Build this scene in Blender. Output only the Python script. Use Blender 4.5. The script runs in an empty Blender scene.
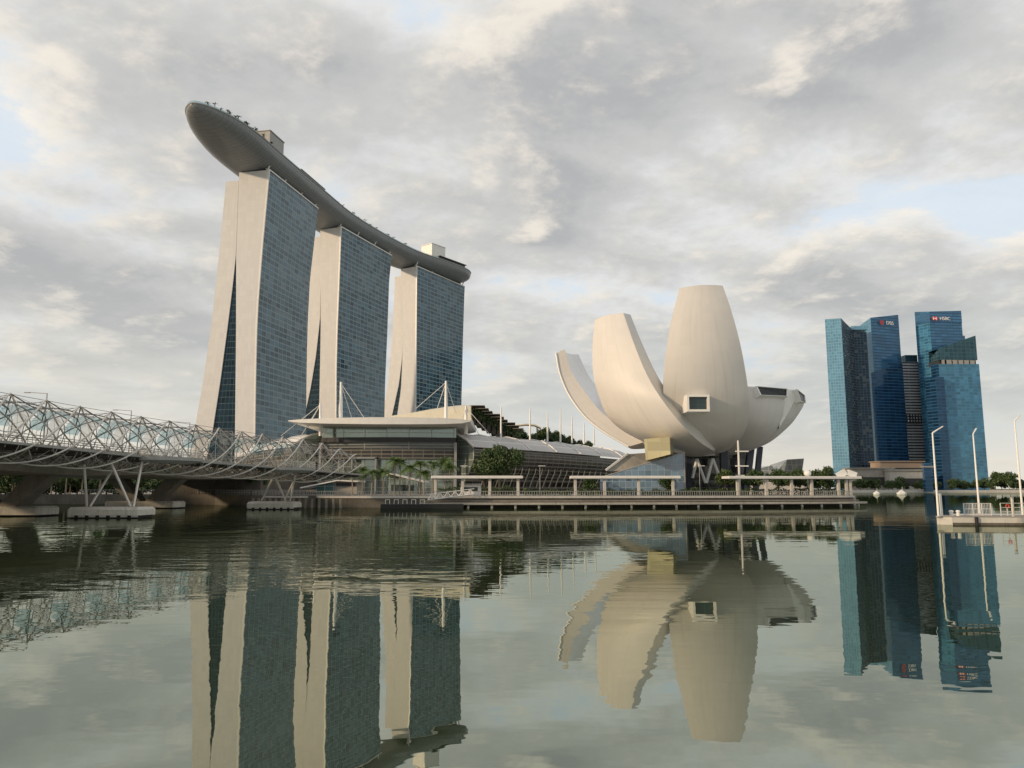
import bpy, math, random
from mathutils import Vector
R = math.radians
S = bpy.context.scene
COL = S.collection
random.seed(7)

# ------------------------------------------------------------------ camera
H0, PITCH, FPX = 4.2, R(7.75), 769.0
cd = bpy.data.cameras.new("camera"); cam = bpy.data.objects.new("camera", cd); COL.objects.link(cam)
cam.location = (0, 0, H0); cam.rotation_euler = (R(90) + PITCH, 0, 0)
cd.sensor_width = 36; cd.lens = FPX / 1024 * 36; cd.clip_start = 0.1; cd.clip_end = 20000
S.camera = cam

# ------------------------------------------------------------------ sky and sun
SUN_EL = R(17)
sun_dir = Vector((-0.905 * math.cos(SUN_EL), -0.425 * math.cos(SUN_EL), math.sin(SUN_EL))).normalized()
W = bpy.data.worlds.new("World"); S.world = W; W.use_nodes = True


class NT:
    """small helper for node trees"""
    def __init__(s, tree): s.t = tree
    def n(s, kind, **kw):
        nd = s.t.nodes.new(kind)
        for k, v in kw.items(): setattr(nd, k, v)
        return nd
    def put(s, sock, v):
        if isinstance(v, bpy.types.NodeSocket): s.t.links.new(v, sock)
        elif v is not None: sock.default_value = v
    def m(s, op, a, b=None, c=None, clamp=False):
        nd = s.n('ShaderNodeMath', operation=op); nd.use_clamp = clamp
        s.put(nd.inputs[0], a); s.put(nd.inputs[1], b); s.put(nd.inputs[2], c); return nd.outputs[0]
    def vm(s, op, a, b=None, sc=None):
        nd = s.n('ShaderNodeVectorMath', operation=op)
        s.put(nd.inputs[0], a); s.put(nd.inputs[1], b)
        if sc is not None: s.put(nd.inputs['Scale'], sc)
        return nd.outputs[0]
    def mix(s, f, a, b, blend='MIX'):
        nd = s.n('ShaderNodeMix', data_type='RGBA', blend_type=blend)
        s.put(nd.inputs['Factor'], f)
        s.put(nd.inputs[6], a if isinstance(a, bpy.types.NodeSocket) else (*a, 1))
        s.put(nd.inputs[7], b if isinstance(b, bpy.types.NodeSocket) else (*b, 1)); return nd.outputs[2]
    def noise(s, vec, scale, detail=4, rough=.5, dist=0, lac=2.0):
        nd = s.n('ShaderNodeTexNoise')
        s.put(nd.inputs['Vector'], vec); nd.inputs['Scale'].default_value = scale
        nd.inputs['Detail'].default_value = detail; nd.inputs['Roughness'].default_value = rough
        nd.inputs['Distortion'].default_value = dist; nd.inputs['Lacunarity'].default_value = lac
        return nd.outputs['Fac']
    def step(s, v, a, b, lo=0., hi=1.):
        nd = s.n('ShaderNodeMapRange', interpolation_type='SMOOTHSTEP')
        s.put(nd.inputs[0], v); nd.inputs[1].default_value = a; nd.inputs[2].default_value = b
        nd.inputs[3].default_value = lo; nd.inputs[4].default_value = hi; return nd.outputs[0]
    def xyz(s, v):
        nd = s.n('ShaderNodeSeparateXYZ'); s.put(nd.inputs[0], v); return nd.outputs
    def comb(s, x=0., y=0., z=0.):
        nd = s.n('ShaderNodeCombineXYZ')
        for i, v in enumerate((x, y, z)): s.put(nd.inputs[i], v)
        return nd.outputs[0]


def build_world():
    t = W.node_tree; t.nodes.clear(); N = NT(t)
    sky = N.n('ShaderNodeTexSky', sky_type='NISHITA'); sky.sun_disc = False
    sky.sun_elevation = SUN_EL; sky.sun_rotation = math.atan2(sun_dir.x, sun_dir.y); sky.altitude = 0; sky.air_density = 1.5
    d = N.vm('NORMALIZE', N.n('ShaderNodeTexCoord').outputs['Generated'])
    x, y, z = N.xyz(d)
    zc = N.m('MAXIMUM', z, 0.0)
    k = N.m('DIVIDE', 1.0, N.m('ADD', zc, 0.20))
    P = N.comb(N.m('MULTIPLY', x, k), N.m('MULTIPLY', y, k), 0.0)
    P2 = N.vm('ADD', P, (-0.055, -0.028, 0.0))
    def field(p):
        a = N.noise(p, 1.05, 3, .5, .0)
        b = N.noise(N.vm('ADD', p, (7.3, 2.1, 4.0)), 2.9, 10, .61, .1)
        return N.m('ADD', N.m('MULTIPLY', a, .55), N.m('MULTIPLY', b, .45))
    f1 = field(P); f2 = field(P2)
    lit = N.m('MULTIPLY', N.m('SUBTRACT', f1, f2), 7.0)                      # side of each cloud towards the sun
    c = N.mix(N.step(f1, .44, .515), (.69, .69, .68), (.525, .52, .505))
    c = N.mix(N.step(f1, .505, .585, 0., .88), c, (.375, .378, .385))
    c = N.mix(N.step(lit, -.06, .62, 0., .66), c, (.92, .835, .715))
    c = N.mix(N.step(N.m('MULTIPLY', lit, -1.), -.02, .62, 0., .40), c, (.345, .35, .365))
    c = N.mix(N.step(f1, .455, .405, 0., .75), c, (.60, .69, .79))
    big = N.noise(N.vm('ADD', P, (3.1, 9.7, 0)), .45, 3, .5)
    c = N.mix(N.step(big, .42, .62, 0., .22), c, (.40, .41, .41))
    # horizon haze band, warmer towards the sun side
    hz = N.step(z, .26, .02, 0., .85)
    warm = N.step(x, -.75, .25, 1., 0.)
    hc = N.mix(warm, (.52, .54, .535), (.68, .655, .585))
    streak = N.noise(N.comb(N.m('MULTIPLY', x, 2.0), y, N.m('MULTIPLY', z, 22.0)), 1.4, 5, .55)
    hc = N.mix(N.step(streak, .45, .66, 0., .55), hc, (.43, .455, .47))
    low = N.step(z, .10, .0, 0., .75)
    hc = N.mix(low, hc, (.74, .68, .57))
    c = N.mix(hz, c, hc)
    c = N.vm('SCALE', c, sc=10.0)
    out = N.mix(.94, sky.outputs[0], c)
    bg = N.n('ShaderNodeBackground'); N.put(bg.inputs[0], out); bg.inputs[1].default_value = 0.1
    t.links.new(bg.outputs[0], N.n('ShaderNodeOutputWorld').inputs[0])


build_world()
sl = bpy.data.lights.new("sun", 'SUN'); sl.energy = 2.6; sl.angle = R(3); sl.color = (1.0, .74, .48)
so = bpy.data.objects.new("sun", sl); COL.objects.link(so); so.rotation_euler = (-sun_dir).to_track_quat('-Z', 'Y').to_euler()
S.view_settings.view_transform = 'Standard'; S.view_settings.look = 'None'
S.view_settings.exposure = 0.28; S.view_settings.gamma = 1
S.render.engine = 'CYCLES'; S.cycles.max_bounces = 6; S.cycles.use_denoising = True
S.cycles.caustics_reflective = True; S.cycles.sample_clamp_indirect = 4.0; S.cycles.blur_glossy = 0.3; S.cycles.caustics_refractive = False


# ------------------------------------------------------------------ materials
def pmat(name):
    m = bpy.data.materials.new(name); m.use_nodes = True
    N = NT(m.node_tree); b = m.node_tree.nodes['Principled BSDF']; return m, N, b


def plain(name, c, rough=.6, metal=0., var=.18, scale=.5, bump=0., spec=None, streak=0.):
    m, N, b = pmat(name)
    co = N.n('ShaderNodeTexCoord').outputs['Object']
    n1 = N.noise(co, scale, 6, .6); n2 = N.noise(co, scale * 9, 3, .5)
    v = N.m('ADD', N.m('MULTIPLY', n1, .7), N.m('MULTIPLY', n2, .3))
    col = N.mix(N.step(v, .3, .7), tuple(x * (1 - var) for x in c), tuple(min(1, x * (1 + var)) for x in c))
    if streak:                                                             # rain stains running down
        x, y, z = N.xyz(co)
        st = N.noise(N.comb(N.m('MULTIPLY', x, 2.2), N.m('MULTIPLY', y, 2.2), N.m('MULTIPLY', z, .12)), 1.0, 5, .6)
        col = N.mix(N.step(st, .5, .72, 0., streak), col, tuple(x * .45 for x in c))
    N.put(b.inputs['Base Color'], col); b.inputs['Roughness'].default_value = rough; b.inputs['Metallic'].default_value = metal
    if spec is not None: b.inputs['Specular IOR Level'].default_value = spec
    if bump:
        bp = N.n('ShaderNodeBump'); bp.inputs['Strength'].default_value = bump; bp.inputs['Distance'].default_value = .05
        N.put(bp.inputs['Height'], n2); N.put(b.inputs['Normal'], bp.outputs[0])
    return m


def facade(name, glass, line, pu, pv, lu=.12, lv=.12, jit=.5, rough=.07, ior=2.0, tilt=.02, dark=.04, sub=False, linerough=.5, glass2=None, blind=None, stint=None):
    """curtain wall: UV in metres, cells pu x pv, lines lu/lv wide"""
    m, N, b = pmat(name)
    u, v, _ = N.xyz(N.n('ShaderNodeUVMap').outputs[0])
    cu, cv = N.m('DIVIDE', u, pu), N.m('DIVIDE', v, pv)
    fu, fv = N.m('FRACT', cu), N.m('FRACT', cv)
    cell = N.comb(N.m('FLOOR', cu), N.m('FLOOR', cv), 0.)
    wn = N.n('ShaderNodeTexWhiteNoise', noise_dimensions='3D'); N.put(wn.inputs[0], cell)
    r, rc = wn.outputs[0], wn.outputs[1]
    lm = N.m('MAXIMUM', N.m('LESS_THAN', fu, lu / pu), N.m('LESS_THAN', fv, lv / pv))
    if sub:
        lm = N.m('MAXIMUM', lm, N.m('MULTIPLY', N.m('LESS_THAN', N.m('FRACT', N.m('MULTIPLY', cu, 2.)), lu / pu), .6))
    g = N.mix(r, tuple(x * (1 - jit) for x in glass), tuple(x * (1 + jit) for x in (glass2 or glass)))
    lw = N.noise(N.comb(u, v, 0.), .035, 3, .5)
    g = N.mix(N.step(lw, .4, .62, 0., .45), g, tuple(x * .6 for x in glass))
    g = N.mix(N.m('LESS_THAN', r, dark), g, (.004, .006, .008))
    if blind:
        sp = N.xyz(rc)[1]
        g = N.mix(N.m('GREATER_THAN', sp, .86), g, blind)
    col = N.mix(lm, g, line)
    N.put(b.inputs['Base Color'], col)
    N.put(b.inputs['Roughness'], N.m('ADD', N.m('MULTIPLY', lm, linerough), N.m('ADD', rough, N.m('MULTIPLY', r, .05))))
    b.inputs['IOR'].default_value = ior
    if stint: b.inputs['Specular Tint'].default_value = (*stint, 1)
    geo = N.n('ShaderNodeNewGeometry').outputs['Normal']
    off = N.vm('SCALE', N.vm('SUBTRACT', rc, (.5, .5, .5)), sc=tilt * 2)
    N.put(b.inputs['Normal'], N.vm('NORMALIZE', N.vm('ADD', geo, off)))
    return m


def leafmat(name, a, c):
    m, N, b = pmat(name)
    rnd = N.n('ShaderNodeNewGeometry').outputs['Random Per Island']
    co = N.n('ShaderNodeTexCoord').outputs['Object']
    n = N.noise(co, .35, 3, .5)
    N.put(b.inputs['Base Color'], N.mix(N.m('ADD', N.m('MULTIPLY', rnd, .6), N.m('MULTIPLY', n, .4)), a, c))
    b.inputs['Roughness'].default_value = .55
    return m


def panelled(name, c, pu, pv, lw=.05, rough=.45, var=.05, linemul=.8, streak=.12):
    """cladding panels with fine joints, UV in metres"""
    m, N, b = pmat(name)
    u, v, _ = N.xyz(N.n('ShaderNodeUVMap').outputs[0])
    cu, cv = N.m('DIVIDE', u, pu), N.m('DIVIDE', v, pv)
    wn = N.n('ShaderNodeTexWhiteNoise', noise_dimensions='3D'); N.put(wn.inputs[0], N.comb(N.m('FLOOR', cu), N.m('FLOOR', cv), 0.))
    r = wn.outputs[0]
    lm = N.m('MAXIMUM', N.m('LESS_THAN', N.m('FRACT', cu), lw / pu), N.m('LESS_THAN', N.m('FRACT', cv), lw / pv))
    col = N.mix(r, tuple(x * (1 - var) for x in c), tuple(x * (1 + var) for x in c))
    st = N.noise(N.comb(N.m('MULTIPLY', u, .8), N.m('MULTIPLY', v, .05), 0.), 1., 5, .6)
    col = N.mix(N.step(st, .48, .75, 0., streak * 2), col, tuple(x * .55 for x in c))
    col = N.mix(lm, col, tuple(x * linemul for x in c))
    N.put(b.inputs['Base Color'], col); b.inputs['Roughness'].default_value = rough
    return m


M = {}
M['stone'] = panelled('tower_cladding', (.545, .555, .565), 3.0, 3.4, .08, .6, .035, .88, .08)
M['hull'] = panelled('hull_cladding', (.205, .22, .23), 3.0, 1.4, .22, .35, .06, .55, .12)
M['petal'] = panelled('petal_cladding', (.61, .59, .56), 3.6, 2.6, .035, .5, .02, .93, .10)
M['petalside'] = panelled('petal_side_cladding', (.60, .58, .54), 3.6, 2.6, .035, .5, .02, .93, .08)
M['tglass'] = facade('tower_curtain_glass', (.010, .028, .042), (.155, .225, .255), 5.2, 3.4, .60, .70, .7, .06, 1.65, .006, .03, True, .25, (.034, .074, .096), (.085, .11, .12), stint=(.58, .78, .93))
M['aglass'] = facade('atrium_glass', (.006, .016, .026), (.04, .065, .08), 4.2, 3.6, .3, .35, .6, .09, 1.45, .01, .05, stint=(.5, .75, .95))
M['skylight'] = facade('skylight_glass', (.006, .009, .014), (.02, .025, .03), 3.0, 9.0, .12, .12, .3, .2, 1.22, .0, .0)
M['shellskylit'] = plain('shell_inner_skylit', (.84, .84, .85), .35, var=.03)  # sky light on the inner petal face is put into this paler colour
M['white'] = plain('white_paint', (.74, .73, .70), .45, var=.06)
M['whitemetal'] = plain('white_metal', (.66, .65, .62), .4, var=.08)
M['steel'] = plain('stainless_steel', (.56, .535, .49), .35, .25, .10, .7)
M['darksteel'] = plain('dark_steel', (.16, .15, .14), .45, .5, .2, .7)
M['grey'] = plain('grey_metal', (.30, .30, .29), .5, .1, .12)
M['dark'] = plain('dark_recess', (.035, .037, .04), .6, var=.2)
M['navy'] = plain('navy_column', (.020, .028, .05), .4, var=.2)
M['conc'] = plain('concrete', (.36, .34, .30), .85, var=.2, scale=.25, bump=.3, streak=.5)
M['concdark'] = plain('aged_concrete', (.20, .18, .15), .9, var=.25, scale=.25, bump=.3, streak=.5)
M['quay'] = plain('shade_darkened_quay', (.10, .09, .075), .9, var=.3, scale=.3, bump=.3, streak=.5)  # quay stone darkened: shade under the bridges is put into its colour
M['cap'] = plain('pile_cap_concrete', (.46, .44, .39), .85, var=.18, scale=.4, bump=.3, streak=.5)
M['pale'] = plain('pale_concrete', (.50, .48, .44), .8, var=.12, scale=.3, streak=.3)
M['timber'] = plain('weathered_timber', (.22, .195, .165), .8, var=.25, scale=.8)
M['paving'] = plain('paving', (.24, .225, .20), .85, var=.2, scale=.3)
M['soil'] = plain('ground', (.13, .125, .09), .95, var=.3, scale=.05)
M['rubber'] = plain('black_rubber', (.018, .018, .018), .8)
M['cream'] = plain('cream_roof', (.66, .60, .46), .55, var=.06)
M['roof'] = panelled('roof_panels', (.43, .42, .41), 14.0, 3.0, .28, .45, .05, 1.5, .06)
M['louver'] = facade('louvred_wall', (.035, .035, .033), (.20, .19, .17), 3.5, 1.3, .22, .36, .6, .25, 1.5, .03, .05, stint=(1, .95, .85))
M['mglass'] = facade('mall_glass', (.14, .165, .15), (.24, .25, .235), 7.5, 2.3, .22, .16, .35, .06, 2.7, .008, .0, stint=(.86, 1.0, .92))
M['mband'] = facade('mall_banding', (.05, .058, .052), (.25, .26, .25), 15.0, .9, .3, .30, .5, .2, 1.6, .02, .0)
M['teal'] = facade('teal_glass', (.06, .16, .17), (.35, .38, .37), 2.4, 2.4, .12, .12, .3, .1, 1.6)
M['bluepav'] = facade('pavilion_glass', (.09, .16, .24), (.25, .33, .40), 1.7, 1.5, .10, .10, .35, .06, 2.0, .03, .0)
M['goldglass'] = facade('gold_glass', (.50, .45, .26), (.40, .37, .26), 3.2, 2.3, .12, .12, .25, .15, 1.7, .03, .0)
M['winglass'] = facade('dark_window_glass', (.012, .030, .030), (.05, .07, .07), 1.9, 1.5, .08, .08, .3, .05, 1.6, .02, .0)
M['crystal'] = facade('crystal_glass', (.16, .18, .17), (.30, .32, .31), 2.2, 2.2, .14, .14, .4, .1, 1.8, .04, .0)
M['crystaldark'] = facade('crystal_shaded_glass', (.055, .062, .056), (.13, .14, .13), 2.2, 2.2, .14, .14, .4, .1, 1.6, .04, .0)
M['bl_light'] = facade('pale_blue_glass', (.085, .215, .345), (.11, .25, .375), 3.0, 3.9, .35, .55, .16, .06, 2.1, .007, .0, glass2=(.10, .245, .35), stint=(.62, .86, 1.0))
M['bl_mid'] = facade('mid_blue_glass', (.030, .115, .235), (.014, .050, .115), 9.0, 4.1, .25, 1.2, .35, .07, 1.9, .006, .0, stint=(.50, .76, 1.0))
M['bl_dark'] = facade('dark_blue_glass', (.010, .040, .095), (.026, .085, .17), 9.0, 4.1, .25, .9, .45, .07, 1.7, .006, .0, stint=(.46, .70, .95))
M['bl_res'] = facade('balcony_glass', (.012, .024, .038), (.065, .09, .115), 4.0, 3.5, .9, .9, .8, .15, 1.5, .006, .06, blind=(.10, .11, .11), stint=(.5, .72, .95))
M['bl_teal'] = facade('teal_blue_glass', (.036, .145, .255), (.055, .175, .28), 6.0, 4.0, .4, .8, .35, .06, 2.0, .006, .0, glass2=(.05, .175, .30), stint=(.52, .80, 1.0))
M['bl_crown'] = facade('crown_lattice', (.03, .075, .105), (.06, .12, .15), 6.0, 5.0, .8, .8, .3, .3, 1.5, .02, .0, stint=(.4, .7, .8))
M['grband'] = facade('grey_banded_wall', (.05, .056, .062), (.52, .54, .56), 30.0, 4.0, .3, 2.2, .5, .2, 1.5, .02, .0, linerough=.4)
M['brownpod'] = plain('brown_podium', (.34, .255, .19), .7, var=.1, scale=.05)
M['red'] = plain('red_sign', (.62, .045, .035), .5, var=.03)
M['signwhite'] = plain('white_sign', (.80, .80, .80), .5, var=.03)
M['leaf'] = leafmat('broad_leaf', (.025, .050, .012), (.080, .125, .030))
M['leafdark'] = leafmat('dark_leaf', (.022, .048, .014), (.070, .115, .030))
M['leafpalm'] = leafmat('palm_leaf', (.05, .095, .018), (.13, .20, .045))
M['bark'] = plain('bark', (.17, .14, .10), .9, var=.3, scale=2.0)
M['palmbark'] = plain('palm_bark', (.25, .22, .18), .9, var=.3, scale=2.0)
M['orange'] = plain('rust_stained_concrete', (.30, .23, .15), .85, var=.25, scale=.5)


def canopy_glass():
    m, N, b = pmat('tinted_canopy_glass')
    b.inputs['Base Color'].default_value = (.11, .19, .21, 1); b.inputs['Roughness'].default_value = .1
    tr = N.n('ShaderNodeBsdfTransparent'); tr.inputs[0].default_value = (.75, .92, .97, 1)
    mx = N.n('ShaderNodeMixShader'); mx.inputs[0].default_value = .32
    N.t.links.new(tr.outputs[0], mx.inputs[1]); N.t.links.new(b.outputs[0], mx.inputs[2])
    N.t.links.new(mx.outputs[0], N.t.nodes['Material Output'].inputs[0]); return m


def mesh_panel():
    m, N, b = pmat('perforated_mesh')
    b.inputs['Base Color'].default_value = (.55, .53, .49, 1); b.inputs['Roughness'].default_value = .5
    tr = N.n('ShaderNodeBsdfTransparent')
    mx = N.n('ShaderNodeMixShader'); mx.inputs[0].default_value = .30
    N.t.links.new(tr.outputs[0], mx.inputs[1]); N.t.links.new(b.outputs[0], mx.inputs[2])
    N.t.links.new(mx.outputs[0], N.t.nodes['Material Output'].inputs[0]); return m


M['canopy'] = canopy_glass(); M['mesh'] = mesh_panel()


def water_mat():
    m, N, b = pmat('bay_water'); t = m.node_tree
    geo = N.n('ShaderNodeNewGeometry').outputs['Position']
    x, y, z = N.xyz(geo)
    fine = N.noise(N.comb(N.m('MULTIPLY', x, .60), y, 0.), 1.1, 2, .5)
    swell = N.noise(N.comb(N.m('MULTIPLY', x, .45), y, 3.), .50, 2, .5)
    slow = N.noise(N.comb(N.m('MULTIPLY', x, .35), y, 6.), .16, 2, .5)
    patch = N.noise(N.comb(N.m('MULTIPLY', x, .8), y, 9.), .024, 4, .55, .6)
    leftness = N.step(x, 12., -22., 0., 1.)
    farness = N.m('MULTIPLY', N.step(y, 22., 42., 0., 1.), N.step(y, 125., 80., .25, 1.))
    ruff = N.m('MULTIPLY', N.m('MULTIPLY', N.step(patch, .40, .56), leftness), farness)
    amp = N.m('ADD', N.m('MULTIPLY', ruff, .9), .15)
    hgt = N.m('ADD', N.m('MULTIPLY', N.m('MULTIPLY', fine, amp), .030),
              N.m('ADD', N.m('MULTIPLY', N.m('MULTIPLY', swell, amp), .085), N.m('MULTIPLY', slow, .035)))
    bp = N.n('ShaderNodeBump'); bp.inputs['Strength'].default_value = .55; bp.inputs['Distance'].default_value = 1.0
    N.put(bp.inputs['Height'], hgt)
    gl = N.n('ShaderNodeBsdfGlossy'); gl.inputs['Color'].default_value = (.60, .635, .565, 1); gl.inputs['Roughness'].default_value = .006
    N.put(gl.inputs['Normal'], bp.outputs[0])
    df = N.n('ShaderNodeBsdfDiffuse')
    df.inputs['Color'].default_value = (.042, .060, .030, 1)
    lw = N.n('ShaderNodeLayerWeight'); lw.inputs['Blend'].default_value = .5; N.put(lw.inputs['Normal'], bp.outputs[0])
    fac = N.m('ADD', .42, N.m('MULTIPLY', N.m('POWER', lw.outputs['Facing'], 3.0), .50), clamp=True)
    mx = N.n('ShaderNodeMixShader'); N.put(mx.inputs[0], fac)
    t.links.new(df.outputs[0], mx.inputs[1]); t.links.new(gl.outputs[0], mx.inputs[2])
    t.links.new(mx.outputs[0], t.nodes['Material Output'].inputs[0]); t.nodes.remove(b)
    return m


M['water'] = water_mat()


# ------------------------------------------------------------------ mesh helpers
def V(*a): return Vector(a)


def ray(px, py):
    u = (px - 512) / FPX; v = (384 - py) / FPX; c, s = math.cos(PITCH), math.sin(PITCH)
    return u, c - v * s, s + v * c


def at(px, py, Y):
    """world point at depth Y on the measured sight line (survey of the photo)"""
    r = ray(px, py); t = Y / r[1]; return Vector((r[0] * t, Y, H0 + r[2] * t))


def catmull(pts, n):
    """smooth curve through points (Vectors), n samples per span"""
    P = [pts[0] * 2 - pts[1]] + list(pts) + [pts[-1] * 2 - pts[-2]]
    out = []
    for i in range(1, len(P) - 2):
        a, b, c, d = P[i - 1], P[i], P[i + 1], P[i + 2]
        for k in range(n):
            t = k / n
            out.append(.5 * ((2 * b) + (c - a) * t + (2 * a - 5 * b + 4 * c - d) * t * t + (3 * b - a - 3 * c + d) * t ** 3))
    out.append(P[-2].copy()); return out


def lerp(a, b, t): return a + (b - a) * t


def interp(tab, x):
    if x <= tab[0][0]: return tab[0][1]
    for (a, b), (c, d) in zip(tab, tab[1:]):
        if x <= c: return b + (d - b) * (x - a) / (c - a)
    return tab[-1][1]


class MB:
    def __init__(s): s.v = []; s.f = []; s.uv = []; s.mi = []
    def face(s, pts, uv=None, mi=0):
        i = len(s.v); s.v += [Vector(p) for p in pts]; s.f.append(list(range(i, i + len(pts))))
        if uv is None:
            p = [Vector(q) for q in pts]; nrm = (p[1] - p[0]).cross(p[-1] - p[0])
            if nrm.length > 1e-9: nrm.normalize()
            if abs(nrm.z) > .9: uv = [(q.x, q.y) for q in p]
            else:
                t = Vector((-nrm.y, nrm.x, 0)).normalized(); uv = [(q.dot(t), q.z) for q in p]
        s.uv.append(uv); s.mi.append(mi); return s
    def prism(s, poly, z0, z1, mi=0, top=None):
        """vertical prism; z1 may be a list of heights per corner"""
        n = len(poly); zt = z1 if isinstance(z1, (list, tuple)) else [z1] * n
        zb = z0 if isinstance(z0, (list, tuple)) else [z0] * n
        area = sum(poly[i][0] * poly[(i + 1) % n][1] - poly[(i + 1) % n][0] * poly[i][1] for i in range(n))
        if area < 0: poly = poly[::-1]; zt = zt[::-1]; zb = zb[::-1]
        for i in range(n):
            j = (i + 1) % n; a, b = poly[i], poly[j]
            s.face([(a[0], a[1], zb[i]), (b[0], b[1], zb[j]), (b[0], b[1], zt[j]), (a[0], a[1], zt[i])], mi=mi)
        s.face([(p[0], p[1], z) for p, z in zip(poly, zt)], mi=mi if top is None else top)
        s.face([(p[0], p[1], z) for p, z in zip(poly, zb)][::-1], mi=mi); return s
    def box(s, c, d, rz=0., mi=0):
        cx, cy, cz = c; hx, hy, hz = d[0] / 2, d[1] / 2, d[2] / 2; ca, sa = math.cos(rz), math.sin(rz)
        poly = [(cx + x * ca - y * sa, cy + x * sa + y * ca) for x, y in ((-hx, -hy), (hx, -hy), (hx, hy), (-hx, hy))]
        return s.prism(poly, cz - hz, cz + hz, mi)
    def rbox(s, c, d, rz=0., bev=.1, mi=0):
        """box with chamfered vertical corners and top edge"""
        cx, cy, cz = c; ca, sa = math.cos(rz), math.sin(rz)
        def ring(hx, hy, b, z):
            q = [(-hx + b, -hy), (hx - b, -hy), (hx, -hy + b), (hx, hy - b), (hx - b, hy), (-hx + b, hy), (-hx, hy - b), (-hx, -hy + b)]
            return [Vector((cx + x * ca - y * sa, cy + x * sa + y * ca, z)) for x, y in q]
        hx, hy, hz = d[0] / 2, d[1] / 2, d[2] / 2
        s.loft([ring(hx, hy, bev, cz - hz), ring(hx, hy, bev, cz + hz - bev), ring(hx - bev, hy - bev, bev * .6, cz + hz)], caps=True, mi=mi); return s
    def bar(s, a, b, w, h=None, mi=0):
        """rectangular bar from a to b"""
        a, b = Vector(a), Vector(b); h = h or w; d = (b - a).normalized()
        up = Vector((0, 0, 1)) if abs(d.z) < .95 else Vector((0, 1, 0))
        x = d.cross(up).normalized() * w / 2; y = x.cross(d).normalized() * h / 2
        ra = [a - x - y, a + x - y, a + x + y, a - x + y]; rb = [p + (b - a) for p in ra]
        return s.loft([ra, rb], caps=True, mi=mi)
    def tube(s, path, r, n=6, caps=True, mi=0):
        path = [Vector(p) for p in path]; rings = []; ref = None
        for i, p in enumerate(path):
            d = (path[min(i + 1, len(path) - 1)] - path[max(i - 1, 0)]).normalized()
            if ref is None: ref = Vector((0, 0, 1)) if abs(d.z) < .9 else Vector((1, 0, 0))
            x = d.cross(ref).normalized(); y = x.cross(d).normalized(); ref = y
            rr = r[i] if isinstance(r, (list, tuple)) else r
            rings.append([p + (x * math.cos(2 * math.pi * k / n) + y * math.sin(2 * math.pi * k / n)) * rr for k in range(n)])
        return s.loft(rings, caps=caps, mi=mi)
    def loft(s, rings, closed=True, caps=False, mi=0, uvs=None, mif=None):
        """shared-vertex loft between rings of equal length"""
        n = len(rings[0]); base = len(s.v)
        for rg in rings: s.v += [Vector(p) for p in rg]
        dv = [0.]
        for a, b in zip(rings, rings[1:]): dv.append(dv[-1] + max((Vector(a[k]) - Vector(b[k])).length for k in range(n)))
        ref = max(rings, key=lambda g: (Vector(g[0]) - Vector(g[n // 2])).length)
        du = [0.]
        for k in range(n): du.append(du[-1] + (Vector(ref[k]) - Vector(ref[(k + 1) % n])).length)
        m = n if closed else n - 1
        for i in range(len(rings) - 1):
            for k in range(m):
                k2 = (k + 1) % n
                s.f.append([base + i * n + k, base + i * n + k2, base + (i + 1) * n + k2, base + (i + 1) * n + k])
                if uvs: s.uv.append([uvs(i, k), uvs(i, k + 1), uvs(i + 1, k + 1), uvs(i + 1, k)])
                else: s.uv.append([(du[k], dv[i]), (du[k + 1], dv[i]), (du[k + 1], dv[i + 1]), (du[k], dv[i + 1])])
                s.mi.append(mif(i, k) if mif else mi)
        if caps:
            for i, rev in ((0, True), (len(rings) - 1, False)):
                idx = [base + i * n + k for k in range(n)]
                if rev: idx = idx[::-1]
                s.f.append(idx); s.uv.append([(s.v[q].x + s.v[q].y, s.v[q].z) for q in idx]); s.mi.append(mif(i, 0) if mif else mi)
        return s
    def sphere(s, c, rx, ry, rz, n=12, m=8, mi=0, z0=-1.):
        rings = []
        for i in range(m + 1):
            t = -math.pi / 2 + math.pi * i / m
            zz = max(math.sin(t), z0); q = math.cos(t) if math.sin(t) >= z0 else math.sqrt(1 - z0 * z0) * .999
            q = max(q, .002)
            rings.append([(c[0] + rx * q * math.cos(2 * math.pi * k / n), c[1] + ry * q * math.sin(2 * math.pi * k / n), c[2] + rz * zz) for k in range(n)])
        return s.loft(rings, mi=mi)
    def build(s, name, mats, parent=None, smooth=False, angle=35):
        off = Vector((0, 0, 0)); p = parent
        while p is not None: off += p.location; p = p.parent
        me = bpy.data.meshes.new(name)
        me.from_pydata([tuple(v - off) for v in s.v], [], s.f)
        ul = me.uv_layers.new(name='UVMap'); flat = []
        for u in s.uv:
            for a in u: flat += [a[0], a[1]]
        ul.data.foreach_set('uv', flat)
        if not isinstance(mats, (list, tuple)): mats = [mats]
        for m in mats: me.materials.append(m)
        me.polygons.foreach_set('material_index', s.mi)
        if smooth:
            me.polygons.foreach_set('use_smooth', [True] * len(me.polygons))
            try: me.set_sharp_from_angle(angle=R(angle))
            except Exception: pass
        me.update()
        o = bpy.data.objects.new(name, me); COL.objects.link(o); o.parent = parent; return o


def tag(o, label, cat, group=None, kind=None):
    o['label'] = label; o['category'] = cat
    if group: o['group'] = group
    if kind: o['kind'] = kind
    return o


def thing(name, label, cat, loc=(0, 0, 0), group=None):
    o = bpy.data.objects.new(name, None); o.location = loc; o.empty_display_size = .5; COL.objects.link(o)
    return tag(o, label, cat, group)


def struct(o):
    o['kind'] = 'structure'; return o


def copy_tree(o, parent=None):
    c = o.copy(); COL.objects.link(c); c.parent = parent
    for ch in o.children: copy_tree(ch, c)
    return c


def repeat(root, loc, rz=0., sc=1., label=None, first=[None]):
    c = copy_tree(root); c.location = loc; c.rotation_euler = (0, 0, rz); c.scale = (sc, sc, sc)
    if label: c['label'] = label
    return c


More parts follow.
